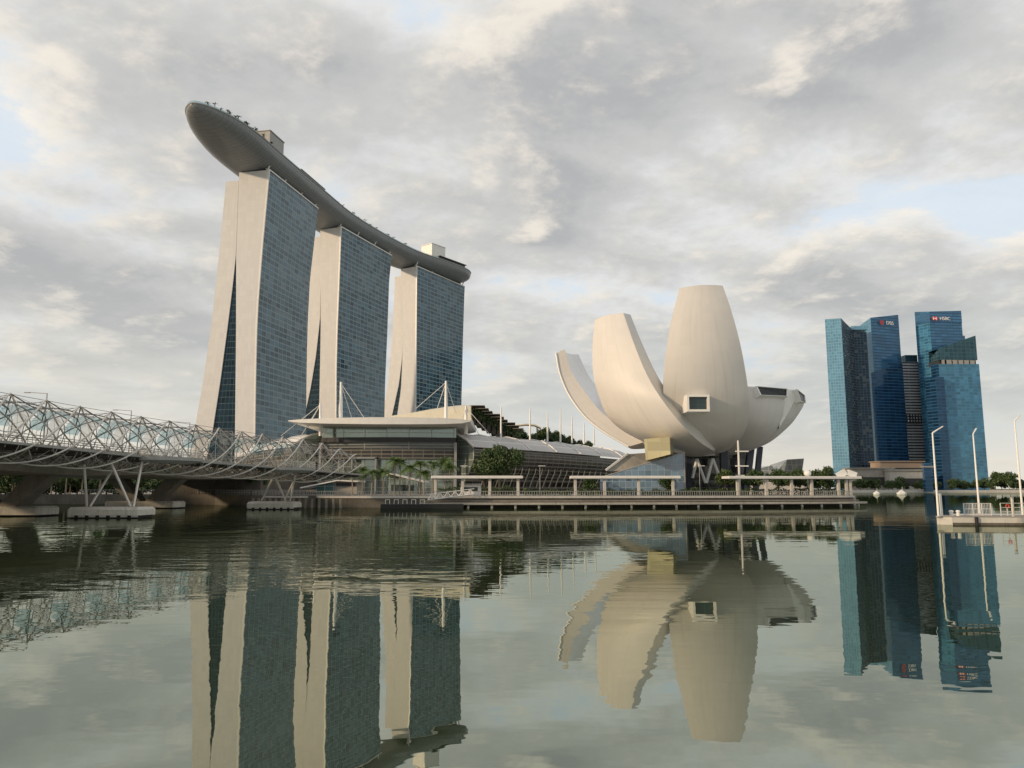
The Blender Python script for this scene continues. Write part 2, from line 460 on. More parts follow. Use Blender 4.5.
# ------------------------------------------------------------------ water and ground
MB().face([(-4000, -600, 0), (4000, -600, 0), (4000, 9000, 0), (-4000, 9000, 0)]).build('water', M['water'])['kind'] = 'structure'

FRONT = [(-97, 213), (-78, 205), (-62, 186), (-44, 176), (-20, 174), (10, 175.5), (40, 179), (62, 183.5), (78, 187.5), (83, 189.5)]
ZP = 2.35                                                                   # promenade level
land = [(-900, 216), (-120, 216)] + FRONT + [(92, 208), (105, 260), (108, 330), (90, 420), (60, 620), (60, 6000), (-3000, 6000), (-3000, 216)]
struct(MB().prism(land, -1.5, ZP).build('ground', M['paving']))
far = [(250, 1500), (262, 840), (420, 822), (800, 815), (2500, 815), (4000, 6000), (250, 6000)]
struct(MB().prism(far, -1.5, 2.4).build('far_shore', M['soil']))
fw = MB()
for a, b in zip(far[1:4], far[2:5]): fw.bar((a[0], a[1] - .6, 1.35), (b[0], b[1] - .6, 1.35), 1.0, 2.8)
tag(fw.build('seawall', M['pale']), 'low pale stone seawall along the far shore below the trees', 'seawall')


# ------------------------------------------------------------------ hotel towers
def hotel(near, farp, prof, label, farflare):
    n = V(near[0], near[1], 0); f = V(farp[0], farp[1], 0); d = (f - n); L = d.length; d.normalize(); w = V(-d.y, d.x, 0)
    t = thing('hotel_tower', label, 'hotel tower', (n + w * 14)[:2] + (ZP,), 'three hotel towers under the sky terrace')
    zs = [ZP] + [ZP + (190 - ZP) * i / 26 for i in range(1, 27)]
    def P(u, ww, z): return n + d * u + w * ww + V(0, 0, z)
    def prof_at(key, z): return interp(prof[key], z)
    # west slab: thick wall between W and I1
    def slab(key_a, key_b, ztop, name, u0, u1, ffl=None):
        m = MB(); rings = []
        for z in zs:
            z = min(z, ztop); fl = ffl(z) if ffl else 0
            a0, b0 = prof_at(key_a, z), prof_at(key_b, z)
            rings.append([P(u0, a0, z), P(u1, a0 + fl, z), P(u1, b0, z), P(u0, b0, z)])
        m.loft(rings, caps=True)
        return m.build(name, M['stone'], t)
    slab('W', 'I1', 190, 'west_slab', 0, L - .6, farflare)
    slab('I2', 'E', prof['etop'], 'east_slab', 0, L - 2)
    # curtain wall a little proud of the west slab
    m = MB(); rings = []; K = 8
    for z in zs[2:]:
        a = prof_at('W', z)
        rings.append([P(.7 + (L - .3) * k / K, a - .5 + farflare(z) * k / K, z) for k in range(K + 1)])
    m.loft(rings, closed=False, uvs=lambda i, k: (k * (L - .3) / K, (zs[2] + i * (190 - ZP) / 26)))
    m.build('curtain_wall', M['tglass'], t)
    e = MB(); e2 = MB()
    for z0, z1 in zip(zs[2:], zs[3:]):
        a0, a1 = prof_at('W', z0), prof_at('W', z1)
        e.loft([[P(.0, a0 - 1.0, z0), P(.75, a0 - 1.0, z0), P(.75, a0 + .0, z0), P(.0, a0 + .0, z0)],
                [P(.0, a1 - 1.0, z1), P(.75, a1 - 1.0, z1), P(.75, a1 + .0, z1), P(.0, a1 + .0, z1)]])
    e.build('edge_fin', M['whitemetal'], t)
    e2.bar(P(0, prof_at('W', 190) - .4, 190.3), P(L, prof_at('W', 190) - .4 + farflare(190), 190.3), 1.2, .9); e2.build('roof_edge', M['whitemetal'], t)
    # glazing filling the gap between the two slabs, set back from the end
    g = MB(); rings = []
    for z in zs:
        z = min(z, prof['gap']); a, b = prof_at('I1', z) - .5, prof_at('I2', z) + .5
        rings.append([P(.6, a, z), P(.6, b, z), P(L - 4, b, z), P(L - 4, a, z)])
    g.loft(rings); g.build('atrium_glazing', M['aglass'], t)
    # lift core rising between the slabs at the top and the struts that carry the terrace
    c = MB(); c.prism([(P(q, ww, 0)[0], P(q, ww, 0)[1]) for q, ww in ((4, prof_at('I1', 190) - 6), (4, prof_at('I1', 190) + 2.2), (L - 8, prof_at('I1', 190) + 2.2), (L - 8, prof_at('I1', 190) - 6))], 180, 193.5)
    c.build('lift_core', M['stone'], t)
    dk = MB(); i1 = prof_at('I1', 190)
    dk.prism([tuple(P(q, ww, 0)[:2]) for q, ww in ((2.5, 2.5), (2.5, i1 - 1), (L - 3, i1 - 1), (L - 3, 2.5))], 190.01, 194.5)
    dk.build('plant_storey', M['dark'], t)
    for uu in (1.2, L * .33, L * .66, L - 2):
        b = MB(); b.tube([P(uu, 1.2, 190.2), P(uu + 1.0, -1.0, 196)], .45, 6); b.tube([P(uu, 1.2, 190.2), P(uu + 2.4, 5, 195.5)], .35, 6)
        b.build('roof_strut', M['whitemetal'], t)
    return t


T1 = ((-143.6, 431.4), (-130.7, 495.1)); T2 = ((-123.3, 530.9), (-97.5, 600.2)); T3 = ((-81.0, 629.8), (-44.6, 696.4))
hotel(*T1, dict(W=[(0, .8), (36, 1.8), (65, 2.8), (94, 3.5), (112, 3.4), (144, 2.3), (170, 1.0), (190, 0)],
                I1=[(0, 11.8), (36, 13.1), (95, 15.6), (140, 17.9), (190, 18.6)],
                I2=[(0, 33.0), (36, 27.3), (65, 24.0), (95, 21.3), (120, 19.3), (140, 18.1), (190, 18.7)],
                E=[(0, 44.0), (37, 38.6), (69, 34.5), (101, 31.3), (140, 29.0), (185, 27.0), (190, 26.9)], etop=185, gap=141),
      'nearest of three pale hotel towers, beneath the cantilevered prow of the roof deck', lambda z: interp([(0, .8), (100, .8), (141, 1.6), (190, 0)], z))
hotel(*T2, dict(W=[(0, -1.5), (52, -.8), (86, .3), (115, .5), (151, .2), (190, 0)],
                I1=[(0, 11.5), (53, 12.2), (116, 13.3), (190, 16.6)],
                I2=[(0, 35.0), (53, 24.6), (75, 20.0), (98, 16.5), (125, 14.2), (150, 14.8), (190, 16.7)],
                E=[(0, 47.0), (53, 37.0), (98, 30.0), (140, 27.0), (190, 26.0)], etop=185, gap=126),
      'middle of three pale hotel towers, half behind the nearest one', lambda z: interp([(0, 4), (60, 4), (120, 2.2), (170, 1.8), (190, 0)], z))
hotel(*T3, dict(W=[(0, -1.5), (67, -1.2), (118, -.7), (178, 0), (190, 0)],
                I1=[(0, 20.5), (40, 19), (65, 16.6), (86, 13.2), (115, 12.3), (190, 15.7)],
                I2=[(0, 42.0), (40, 29), (65, 22.0), (91, 15.5), (115, 12.5), (150, 13.5), (190, 15.8)],
                E=[(0, 50.0), (40, 38.0), (71, 30.5), (103, 26.1), (140, 22.9), (181, 21.9), (190, 23)], etop=184, gap=114),
      'farthest and warmest lit of three pale hotel towers, flaring at its foot', lambda z: interp([(0, 3.5), (80, 3.6), (138, 2.0), (190, 0)], z))


# ------------------------------------------------------------------ sky terrace on the towers
def sky_terrace():
    spine = catmull([V(-165.5, 375, 0), V(-161.5, 400, 0), V(-157.0, 430, 0), V(-150, 465, 0), V(-143.2, 498, 0), V(-134.5, 537, 0),
                     V(-122.5, 572, 0), V(-108, 606, 0), V(-93, 635, 0), V(-76.0, 657, 0), V(-59, 679, 0), V(-47.5, 697, 0), V(-44, 703, 0)], 8)
    ln = [0.]
    for a, b in zip(spine, spine[1:]): ln.append(ln[-1] + (b - a).length)
    L = ln[-1]
    t = thing('sky_terrace', 'long boat shaped roof deck resting across the three hotel towers', 'roof deck', (-143, 498, 190))
    pts = []; K = 18; rings = []; edgeW = []; edgeE = []; info = []
    samples = [0, .3, .8, 1.6, 3, 5, 8, 12, 17, 23, 30, 38] + [46 + (L - 46 - 14) * i / 34 for i in range(35)] + [L - 10, L - 7, L - 4.5, L - 2.5, L - 1.2, L - .4, L]
    for s in samples:
        i = max(k for k in range(len(ln)) if ln[k] <= s + 1e-6); i = min(i, len(ln) - 2)
        u = (s - ln[i]) / (ln[i + 1] - ln[i]); c = spine[i].lerp(spine[i + 1], u)
        d = (spine[min(i + 2, len(spine) - 1)] - spine[max(i - 1, 0)]).normalized(); w = V(-d.y, d.x, 0)
        a = min(1, s / 58); hw = 18.0 * (max(1 - (1 - a) ** 2.3, 0)) ** .58
        e = min(1, (L - s) / 30); hw *= (max(1 - (1 - e) ** 2.6, 0)) ** .5 if s > L / 2 else 1
        hw *= lerp(1, .86, max(0, (s - 140) / (L - 140)))
        hw = max(hw, .05)
        dep = 12.0 * min(1, (hw / 18) ** .8) * (1 if s > 70 else lerp(.78, 1, s / 70))
        zt = 202.0
        ring = []
        for k in range(K + 1):
            th = math.pi * k / K; x = -math.cos(th); zz = math.sin(th) ** .72
            ring.append(c + w * (x * hw) + V(0, 0, zt - dep * zz))
        rings.append(ring); edgeW.append(ring[0]); edgeE.append(ring[K]); info.append((c, w, d, hw))
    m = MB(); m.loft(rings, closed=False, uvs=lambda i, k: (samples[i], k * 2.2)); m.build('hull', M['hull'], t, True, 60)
    dk = MB()
    for i in range(len(rings) - 1): dk.face([edgeW[i] + V(0, 0, -.05), edgeW[i + 1] + V(0, 0, -.05), edgeE[i + 1] + V(0, 0, -.05), edgeE[i] + V(0, 0, -.05)][::-1])
    dk.build('deck', M['timber'], t)
    # rim and parapet
    rim = MB(); par = MB()
    loop = edgeW + edgeE[::-1]
    rim.tube([p + V(0, 0, .1) for p in loop], .45, 6); rim.build('rim', M['grey'], t, True)
    inset = [c + w * (-hw * .965) + V(0, 0, 202) for c, w, d, hw in info] + [c + w * (hw * .965) + V(0, 0, 202) for c, w, d, hw in info][::-1]
    par.loft([[p for p in inset], [p + V(0, 0, 1.5) for p in inset]], closed=False); par.build('glass_parapet', M['canopy'], t)
    def loc_at(s): return min(range(len(samples)), key=lambda i: abs(samples[i] - s))
    # plant boxes on the deck
    def pavilion(s, off, ll, ww, hh, mats, nm):
        c, w, d, hw = info[loc_at(s)]; p = c + w * off; rz = math.atan2(d.y, d.x)
        m = MB(); m.box((p.x, p.y, 202 + hh / 2), (ll, ww, hh), rz); o = m.build(nm, mats, t)
        return o, p, rz
    o, p, rz = pavilion(74, -5, 17, 12, 14.5, M['grey'], 'plant_room')
    m = MB(); m.box((p.x, p.y, 216.8), (17.8, 12.8, .5), rz); m.build('roof', M['grey'], o)
    o, p, rz = pavilion(304, -2, 17, 13, 15.0, M['white'], 'plant_room')
    m = MB(); m.box((p.x, p.y, 217.3), (17.8, 13.8, .5), rz); m.build('roof', M['whitemetal'], o)
    o, p, rz = pavilion(112, -10, 34, 7, 4.2, M['dark'], 'restaurant')
    m = MB(); m.box((p.x, p.y, 206.8), (35, 9, .5), rz); m.build('roof', M['grey'], o)
    o, p, rz = pavilion(327, -5, 34, 9, 5.0, M['dark'], 'restaurant')
    m = MB(); m.box((p.x, p.y, 207.5), (37, 11, .5), rz); m.build('roof', M['darksteel'], o)
    # planting along the prow and a few masts
    for s, off in [(8, -.4), (16, -.75), (22, -.8), (28, -.85), (34, -.85), (40, -.88), (47, -.88), (54, -.88), (14, .3), (20, .5), (30, .6), (38, .5), (180, -.9), (196, -.9), (230, -.92), (258, -.9), (327, -.85)] + [(6 + 3.1 * q, -.80 - .1 * (q % 2)) for q in range(19)] + [(150 + 13 * q, -.86) for q in range(9)]:
        c, w, d, hw = info[loc_at(s)]; p = c + w * (hw * off)
        m = MB(); hgt = random.uniform(2.2, 3.6)
        m.tube([(p.x, p.y, 202), (p.x, p.y, 202 + hgt)], .12, 5)
        for k in range(10):
            a = random.random() * 6.28; q = p + V(math.cos(a), math.sin(a), 0) * .15 + V(0, 0, 202 + hgt)
            e = V(math.cos(a) * 1.5, math.sin(a) * 1.5, random.uniform(-.6, .6)); sd = V(-math.sin(a), math.cos(a), 0) * .25
            m.face([q - sd, q + e - sd * .3, q + e + sd * .3, q + sd])
        m.build('terrace_palm', M['leafdark'], t)


sky_terrace()


# ------------------------------------------------------------------ lotus museum
def museum():
    C = V(54, 228, ZP)
    t = thing('museum', 'white lotus shaped museum of upright petals on the waterfront', 'museum', C)
    def petal(rows, bulge, thick, inward, tip_mat=None, n=10):
        """rows: (L, R) 3-D outer skin edges from tip to foot; closed shell with inner skin offset inward"""
        Lc = catmull([r[0] for r in rows], 7); Rc = catmull([r[1] for r in rows], 7); m = len(Lc); rings = []
        dist = [0.]
        for i in range(1, m): dist.append(dist[-1] + (Lc[i] - Lc[i - 1]).length)
        tot = dist[-1]
        for i, (l, r) in enumerate(zip(Lc, Rc)):
            k = i / (m - 1); th = interp(thick, k); b = interp(bulge, k)
            inn = V(*inward).normalized(); ring = []
            j = min(i + 1, m - 1); j0 = max(i - 1, 0)
            along = ((Lc[j] + Rc[j]) - (Lc[j0] + Rc[j0])).normalized(); nrm = (r - l).cross(along).normalized()
            if nrm.dot(inn) > 0: nrm = -nrm
            for q in range(n + 1):
                x = q / n; ring.append(l.lerp(r, x) + nrm * (b * 4 * x * (1 - x)))
            l2 = l + inn * th + (r - l) * .06 ; r2 = r + inn * th - (r - l) * .06
            for q in range(5):
                x = q / 4; ring.append(r2.lerp(l2, x) - inn * (-b * .5 * 4 * x * (1 - x)))
            rings.append(ring)
        mm = MB()
        wid = max((a - b).length for a, b in zip(Lc, Rc))
        mm.loft(rings, caps=True, uvs=lambda i, k: (k * wid / n, dist[min(i, m - 1)]), mif=lambda i, k: 0 if k < n else 1)
        return mm.build('petal', [M['petal'], M['petalside']], t, True, 28)
    # P1 back left
    O = [(556.4, 353, 238), (560.5, 374, 237), (570, 396, 235), (586.5, 417.7, 232), (605.6, 432.7, 229), (629, 446.5, 226)]
    I = [(564.6, 349, 238), (571.4, 371, 237), (583.7, 390, 235), (599, 409.5, 232), (620, 426, 229), (648, 441, 226)]
    wd = [11, 15, 19, 20.5, 19, 14]
    Oc = catmull([at(*p) for p in O], 8); Ic = catmull([at(*p) for p in I], 8); rings = []; T = V(.47, .88, 0)
    for i, (o, q) in enumerate(zip(Oc, Ic)):
        w_ = interp(list(enumerate(wd)), i / 8)
        n = 6; ring = [q.lerp(o, x / 3) for x in range(4)]
        ring += [o + T * (w_ * x / n) + (o - q).normalized() * (1.5 * 4 * (x / n) * (1 - x / n)) for x in range(1, n + 1)]
        ring += [(o + T * w_).lerp(q + T * w_, x / 2) for x in range(1, 3)]
        ring += [q + T * (w_ * (1 - x / n)) + (o - q).normalized() * (1.2 * 4 * (x / n) * (1 - x / n)) for x in range(1, n)]
        rings.append(ring)
    mm = MB(); mm.loft(rings, caps=True, mif=lambda i, k: 1 if k >= 11 else 0); mm.build('petal', [M['petal'], M['shellskylit']], t, True, 40)
    lip = MB(); lip.tube([p + V(-.15, -.1, -.05) for p in Oc], .32, 6); lip.build('petal_lip', M['white'], t, True)
    # P2 front left, tall
    L2 = [(594.7, 320, 220), (592.5, 346.5, 216), (593.3, 374, 213), (598.8, 396, 212), (608.4, 417.7, 212.5), (628, 434, 215), (655, 445, 219), (676, 453, 224)]
    R2 = [(623.4, 313, 213), (633, 341, 205), (646.6, 374, 200), (663, 401, 196.5), (684, 427, 196.5), (700, 442, 202), (712, 450, 210), (716, 453, 219)]
    petal([(at(*a), at(*b)) for a, b in zip(L2, R2)], [(0, .7), (.3, 1.6), (.6, 2.4), (1, 1.2)], [(0, 4.6), (.3, 7.0), (.6, 8.5), (1, 5)], (.66, .75, .1))
    # P3 front, tallest
    L3 = [(680, 288, 200), (671.5, 322, 197.5), (666.3, 355, 196.5), (663.6, 385, 197.5), (664, 405, 202), (668, 424, 207), (682, 439, 212), (700, 449, 218)]
    R3 = [(722.7, 285.6, 200), (731.4, 311, 197.5), (740.5, 345, 196.5), (746.8, 380, 197.5), (748.8, 402, 199), (748, 421, 202.5), (742, 437, 208), (731, 448, 216)]
    petal([(at(*a), at(*b)) for a, b in zip(L3, R3)], [(0, .9), (.3, 2.0), (.6, 2.8), (1, 1.5)], [(0, 5), (.3, 8), (.7, 9), (1, 4)], (.02, 1, .12))
    # P4 right front, low
    L4 = [(744, 386.5, 206), (744, 399, 205), (742, 412, 206), (738, 425, 209), (730, 440, 215), (722, 451, 221)]
    R4 = [(786, 390, 219), (785, 401, 217), (782.5, 415, 216.5), (776, 430, 217.5), (762, 443, 220), (745, 451, 223)]
    petal([(at(*a), at(*b)) for a, b in zip(L4, R4)], [(0, .8), (.5, 1.8), (1, 1)], [(0, 12), (.4, 12), (1, 5)], (-.62, .78, -.25))
    # P5 right, low
    L5 = [(793.5, 389.5, 222), (795.5, 398, 221.5), (790.5, 410, 220.5), (782.5, 422, 219.5), (766, 439, 221), (742, 450, 223)]
    R5 = [(802.5, 395.5, 233), (804, 404, 232), (797, 415, 230.5), (785, 428, 229), (769, 440, 227.5), (750, 449, 226)]
    petal([(at(*a), at(*b)) for a, b in zip(L5, R5)], [(0, .5), (.5, 1.2), (1, .8)], [(0, 10), (.4, 10), (1, 5)], (-.9, .3, -.2))
    fq = [at(785.6, 389.6, 219.2), at(793.7, 389.4, 222.1), at(795.8, 398, 221.4), at(790.5, 410, 220.3), at(782.3, 422.5, 217.2), at(779, 427.5, 216.8)]
    m = MB(); m.loft([fq, [p + V(1.5, 5, -.3) for p in fq]], caps=True); m.build('petal_side', M['white'], t)  # whiter than the petals: light on this side is put into the colour
    # low petals on the far side
    for ang, hh, ro in ((62, 27, 29), (95, 30, 30), (128, 33, 31)):
        a = R(ang); o = V(math.cos(a), math.sin(a), 0); tg = V(-o.y, o.x, 0); rows = []
        for k, (rr, zz, ww) in enumerate(((1.0, 1.0, 5), (.98, .8, 6.5), (.85, .5, 7.5), (.62, .25, 6.5), (.3, .0, 3.5))):
            p = C + o * (ro * rr) + V(0, 0, 12 + (hh - 12) * zz); rows.append((p - tg * ww, p + tg * ww))
        petal(rows, [(0, .6), (.5, 1.5), (1, .8)], [(0, 4), (.5, 7), (1, 4)], tuple(-o))
    # bowl under the petals
    m = MB(); rings = []
    for rr, z in ((4, 14.6), (9, 14.9), (13, 15.9), (16, 17.6), (18, 20), (18.5, 25), (14, 24), (2, 21)):
        rings.append([(C.x + rr * math.cos(k * math.pi / 16), C.y + 1 + rr * math.sin(k * math.pi / 16), z) for k in range(32)])
    m.loft(rings, caps=True); m.build('bowl', M['petalside'], t, True, 50)
    # projecting window on the front petal
    Yw = 194.4
    def wbox(x0, y0, x1, y1, Ya, Yb):
        a = at(x0, y0, Ya); b = at(x1, y1, Ya); return a.x, b.x, b.z, a.z, Ya, Yb
    x0, x1, z0, z1, ya, yb = wbox(686.8, 394.6, 710, 411.5, Yw, 203)
    fr = MB(); th = .55
    fr.box(((x0 + x1) / 2, (ya + yb) / 2, z1 - th / 2), (x1 - x0, yb - ya, th)); fr.box(((x0 + x1) / 2, (ya + yb) / 2, z0 + th / 2), (x1 - x0, yb - ya, th))
    fr.box((x0 + th / 2, (ya + yb) / 2, (z0 + z1) / 2), (th, yb - ya, z1 - z0 - 2 * th)); fr.box((x1 - th / 2, (ya + yb) / 2, (z0 + z1) / 2), (th, yb - ya, z1 - z0 - 2 * th))
    w = fr.build('window', M['white'], t)
    MB().box(((x0 + x1) / 2, ya + 1.0, (z0 + z1) / 2), (x1 - x0 - 2 * th - .004, .2, z1 - z0 - 2 * th - .004)).build('pane', M['winglass'], w)
    # slanted skylight windows in the two low petals
    for q in ([(755, 388.2, 207.8), (784.6, 390.6, 216.8), (784.6, 397.6, 215.2), (759, 396.6, 206.6)], [(794.6, 390.6, 221.0), (801.8, 396.2, 228.5), (802.8, 403.2, 227.5), (798.2, 402.0, 221.2)]):
        P = [at(*a) for a in q]; c = sum(P, V(0, 0, 0)) / 4; nr = (P[1] - P[0]).cross(P[3] - P[0]).normalized()
        if nr.dot(c - V(0, 0, 4)) > 0: nr = -nr
        P = [p + nr * .9 for p in P]; c += nr * .9
        O_ = [c + (p - c) * 1.09 for p in P]; fr = MB()
        for i in range(4):
            j = (i + 1) % 4
            fr.loft([[P[i], O_[i], O_[i] - nr * 2.2, P[i] - nr * 2.2], [P[j], O_[j], O_[j] - nr * 2.2, P[j] - nr * 2.2]])
        w = fr.build('window', M['white'], t)
        g = MB(); g.face([p - nr * .3 for p in P]); g.build('pane', M['skylight'], w)
    # dark columns and white V props below
    for a, b, r_ in (((723.5, 446, 221), (723.5, 476, 221), 1.0), ((751, 446, 227), (744.5, 477, 224), .95), ((760, 447, 231), (754.5, 477, 229), .75), ((688.5, 450, 226), (688.5, 476, 226), .95)):
        m = MB(); pa, pb = at(*a), at(*b); pb.z = ZP; m.bar(pa, pb, r_ * 1.9, r_ * 1.9); m.build('column', M['navy'], t)
    for a, b in (((697, 459), (692.5, 478)), ((697, 459), (705.5, 483)), ((712.7, 458.5), (706.5, 483)), ((712.7, 458.5), (719.5, 477))):
        m = MB(); m.tube([at(*a, 219), at(*b, 219)], .42, 8); m.build('prop', M['white'], t)
    m = MB(); m.tube([at(686, 453.5, 219), at(700, 455, 218.4), at(715, 454.5, 218.4)], .35, 6); m.build('ring_beam', M['whitemetal'], t)
    m = MB(); q0, q1 = at(689, 470, 234), at(747, 470, 234); m.prism([(q0.x, 234), (q1.x, 234), (q1.x + 2, 246), (q0.x, 246)], ZP, 15.5); m.build('core_lobby', M['crystaldark'], t)
    # gold glass lift lobby, tan plinth
    a, b, c_, d_ = at(644, 439, 199.5), at(669.5, 437, 198), at(670.5, 454.2, 198), at(645.8, 460.6, 199.5)
    m = MB(); bk = V(2.0, 6.0, 0)
    m.face([d_, c_, b, a]); m.face([c_, c_ + bk, b + bk, b]); m.face([b, b + bk, a + bk, a]); m.face([a, a + bk, d_ + bk, d_]); m.face([c_ + bk, d_ + bk, a + bk, b + bk])
    m.build('lift_lobby', M['goldglass'], t)
    pl = MB(); P = [at(*q) for q in ((606, 471, 212), (628, 454, 214), (660, 452, 218), (668, 471, 214))]
    Q = [p + V(4, 12, 0) for p in P]; pl.loft([P, Q], caps=True); pl.build('sloping_wall', M['conc'], t)
    pl = MB(); pl.bar(at(606, 470, 211.6), at(628, 453.5, 213.6), .5, .5); pl.build('wall_coping', M['white'], t)


museum()

# blue glass pavilion at the museum's foot
P = [at(600, 478, 206), at(633, 467.6, 205), at(683.5, 452.5, 203), at(684.5, 483, 203)]
bk = V(3, 12, 0)
t = thing('glass_pavilion', 'blue glass wedge pavilion at the foot of the white museum', 'pavilion', (P[1].x, P[1].y, ZP))
b0 = [V(P[0].x, P[0].y, ZP), P[0], P[1], P[2], V(P[3].x, P[3].y, ZP)]
m = MB(); m.face(b0[::-1]); q0 = [p + bk for p in b0]; m.face(q0)
m.face([b0[4], q0[4], q0[3], b0[3]]); m.build('glazing', M['bluepav'], t)
m = MB()
for i in (0, 1, 2): m.face([b0[i], b0[i + 1], q0[i + 1], q0[i]])
m.build('roof', M['bluepav'], t)
m = MB(); m.tube([p + V(0, -.1, .05) for p in b0[1:4]], .16, 6); m.build('roof_edge', M['grey'], t)
m = MB(); m.bar(b0[3] + V(.1, -.1, 0), b0[4] + V(.1, -.1, 0), .3); m.build('corner_post', M['grey'], t)


def leaf_quad(m, p, sz, rng):
    a = V(rng.gauss(0, 1), rng.gauss(0, 1), rng.gauss(0, .7)).normalized(); b = a.orthogonal().normalized()
    b = (b * math.cos(rng.random() * 6.28) + a.cross(b) * math.sin(rng.random() * 6.28)).normalized(); c = a.cross(b)
    l, w = sz * rng.uniform(.7, 1.3), sz * rng.uniform(.35, .6)
    m.face([p - b * l, p - c * w, p + b * l, p + c * w])


# ------------------------------------------------------------------ waterfront mall
def mall():
    Yf = 264
    t = thing('shopping_mall', 'glass fronted mall under a wide white overhanging roof', 'mall', (-42, Yf, ZP))
    xl, xr = at(322, 450, Yf).x, at(456, 450, Yf).x
    def zz(y): return at(400, y, Yf).z
    def front(z0, z1, depth, mat_, nm, bow=3.0):
        m = MB(); n = 14; ra, rb = [], []
        for k in range(n + 1):
            x = lerp(xl, xr, k / n); y = Yf - depth - bow * math.sin(math.pi * k / n)
            ra.append((x, y, z0)); rb.append((x, y, z1))
        m.loft([ra, rb], closed=False, uvs=lambda i, k: (k * (xr - xl) / n, (z0, z1)[i]))
        m.face([(xl, Yf + 30, z0), ra[0], rb[0], (xl, Yf + 30, z1)]); m.face([ra[-1], (xr, Yf + 30, z0), (xr, Yf + 30, z1), rb[-1]])
        m.face(list(rb) + [(xr, Yf + 30, z1), (xl, Yf + 30, z1)]); return m.build(nm, mat_, t)
    front(zz(438), zz(424.5), 0, M['mglass'], 'upper_glazing')
    front(zz(442.5), zz(438), 1.6, M['dark'], 'dark_band')
    front(zz(449.5), zz(442.5), .8, M['mband'], 'light_band')
    front(zz(459.5), zz(449.5), 1.0, M['louver'], 'louvre_band')
    front(ZP, zz(459.5), -.8, M['mglass'], 'lower_glazing')
    # roof slab: thin lens, overhanging to the front and the left
    m = MB(); prof = [(288, 420.4, 421.2), (300, 419.6, 422.8), (330, 418.6, 424.2), (370, 418.2, 425.0), (410, 418.0, 425.0), (445, 418.4, 424.4), (462, 419.2, 423.4), (470, 420.5, 421.6)]
    rings = []
    for px, ya, yb in prof:
        a = at(px, ya, 253); b = at(px, yb, 253); bow = 3.5 * math.sin(math.pi * (px - 288) / 182)
        rings.append([(b.x, 253 - bow, b.z), (a.x, 253 - bow, a.z), (a.x, 272, a.z + 1.6), (a.x, 296, a.z + .6), (b.x, 296, b.z - .4)])
    m.loft(rings, caps=True); m.build('roof', M['white'], t, True, 30)
    # masts and stays
    for (px, y0, y1, Y), ends in (((341, 382, 421, 262), ((365, 419), (352, 419), (338, 419.5))), ((446, 381, 421, 262), ((416, 408.5), (437, 409), (456, 413))),
                                  ((320.5, 403, 436, 258), ((281, 436), (300, 438), (308, 427))), ((466, 406, 434, 260), ((492, 437), (479, 435), (462, 419)))):
        a, b = at(px, y0, Y), at(px, y1, Y); m = MB(); m.tube([b, lerp(b, a, .5), a], [.62, .55, .38], 8); o = m.build('mast', M['white'], t, True)
        m = MB()
        for ex, ey in ends: m.tube([a + V(0, 0, -.5), at(ex, ey, Y + random.uniform(-2, 2))], .10, 4)
        m.build('stays', M['whitemetal'], o)
    # entrance frame on the lower glazing
    p = at(365, 466, Yf - 4); m = MB()
    for dx in (-4, 4): m.box((p.x + dx, Yf - 5, 8.5), (.5, 3, 12))
    m.box((p.x, Yf - 5, 14.4), (8.5, 3, .6)); m.build('entrance_frame', M['grey'], t)
    for px in (322, 456):
        p = at(px, 450, Yf); m = MB(); m.box((p.x, Yf - 3.6 + (1.5 if px in (322, 456) else 0), (ZP + zz(443)) / 2), (.9, .9, zz(443) - ZP)); m.build('pier', M['grey'], t)
    # warm shell roof behind
    m = MB(); rings = []
    for px, yt, yb in ((392, 417.5, 419), (410, 413, 420), (430, 409.3, 420.5), (450, 406.3, 421), (464, 405.0, 421), (471, 405.6, 421)):
        a, b = at(px, yt, 292), at(px, yb, 286); rings.append([b, a.lerp(b, .35) + V(0, -2.5, .6), a, V(a.x, a.y + 20, a.z - 1), V(b.x, a.y + 20, b.z)])
    m.loft(rings, caps=True); m.build('shell_roof', M['cream'], t, True, 40)
    m = MB(); 
    lf = MB(); rg = random.Random(21)
    for i in range(9):
        a = at(474 + i * 5.0, 407.5 + i * 2.8, 300); m.box((a.x, 307, a.z - 3.2), (2.4, 12, 5.6)); m.box((a.x + 1.4, 300, a.z + .1), (6.0 - (i % 3), 13, .22))
        for _ in range(110): leaf_quad(lf, V(a.x + rg.uniform(-1.5, 2.6), rg.uniform(294, 300), a.z - rg.uniform(.2, 3.4)), .45, rg)
    lf.build('terrace_planting', M['leafdark'], t)
    m.build('stepped_terraces', M['concdark'], t)
    return t


mall()


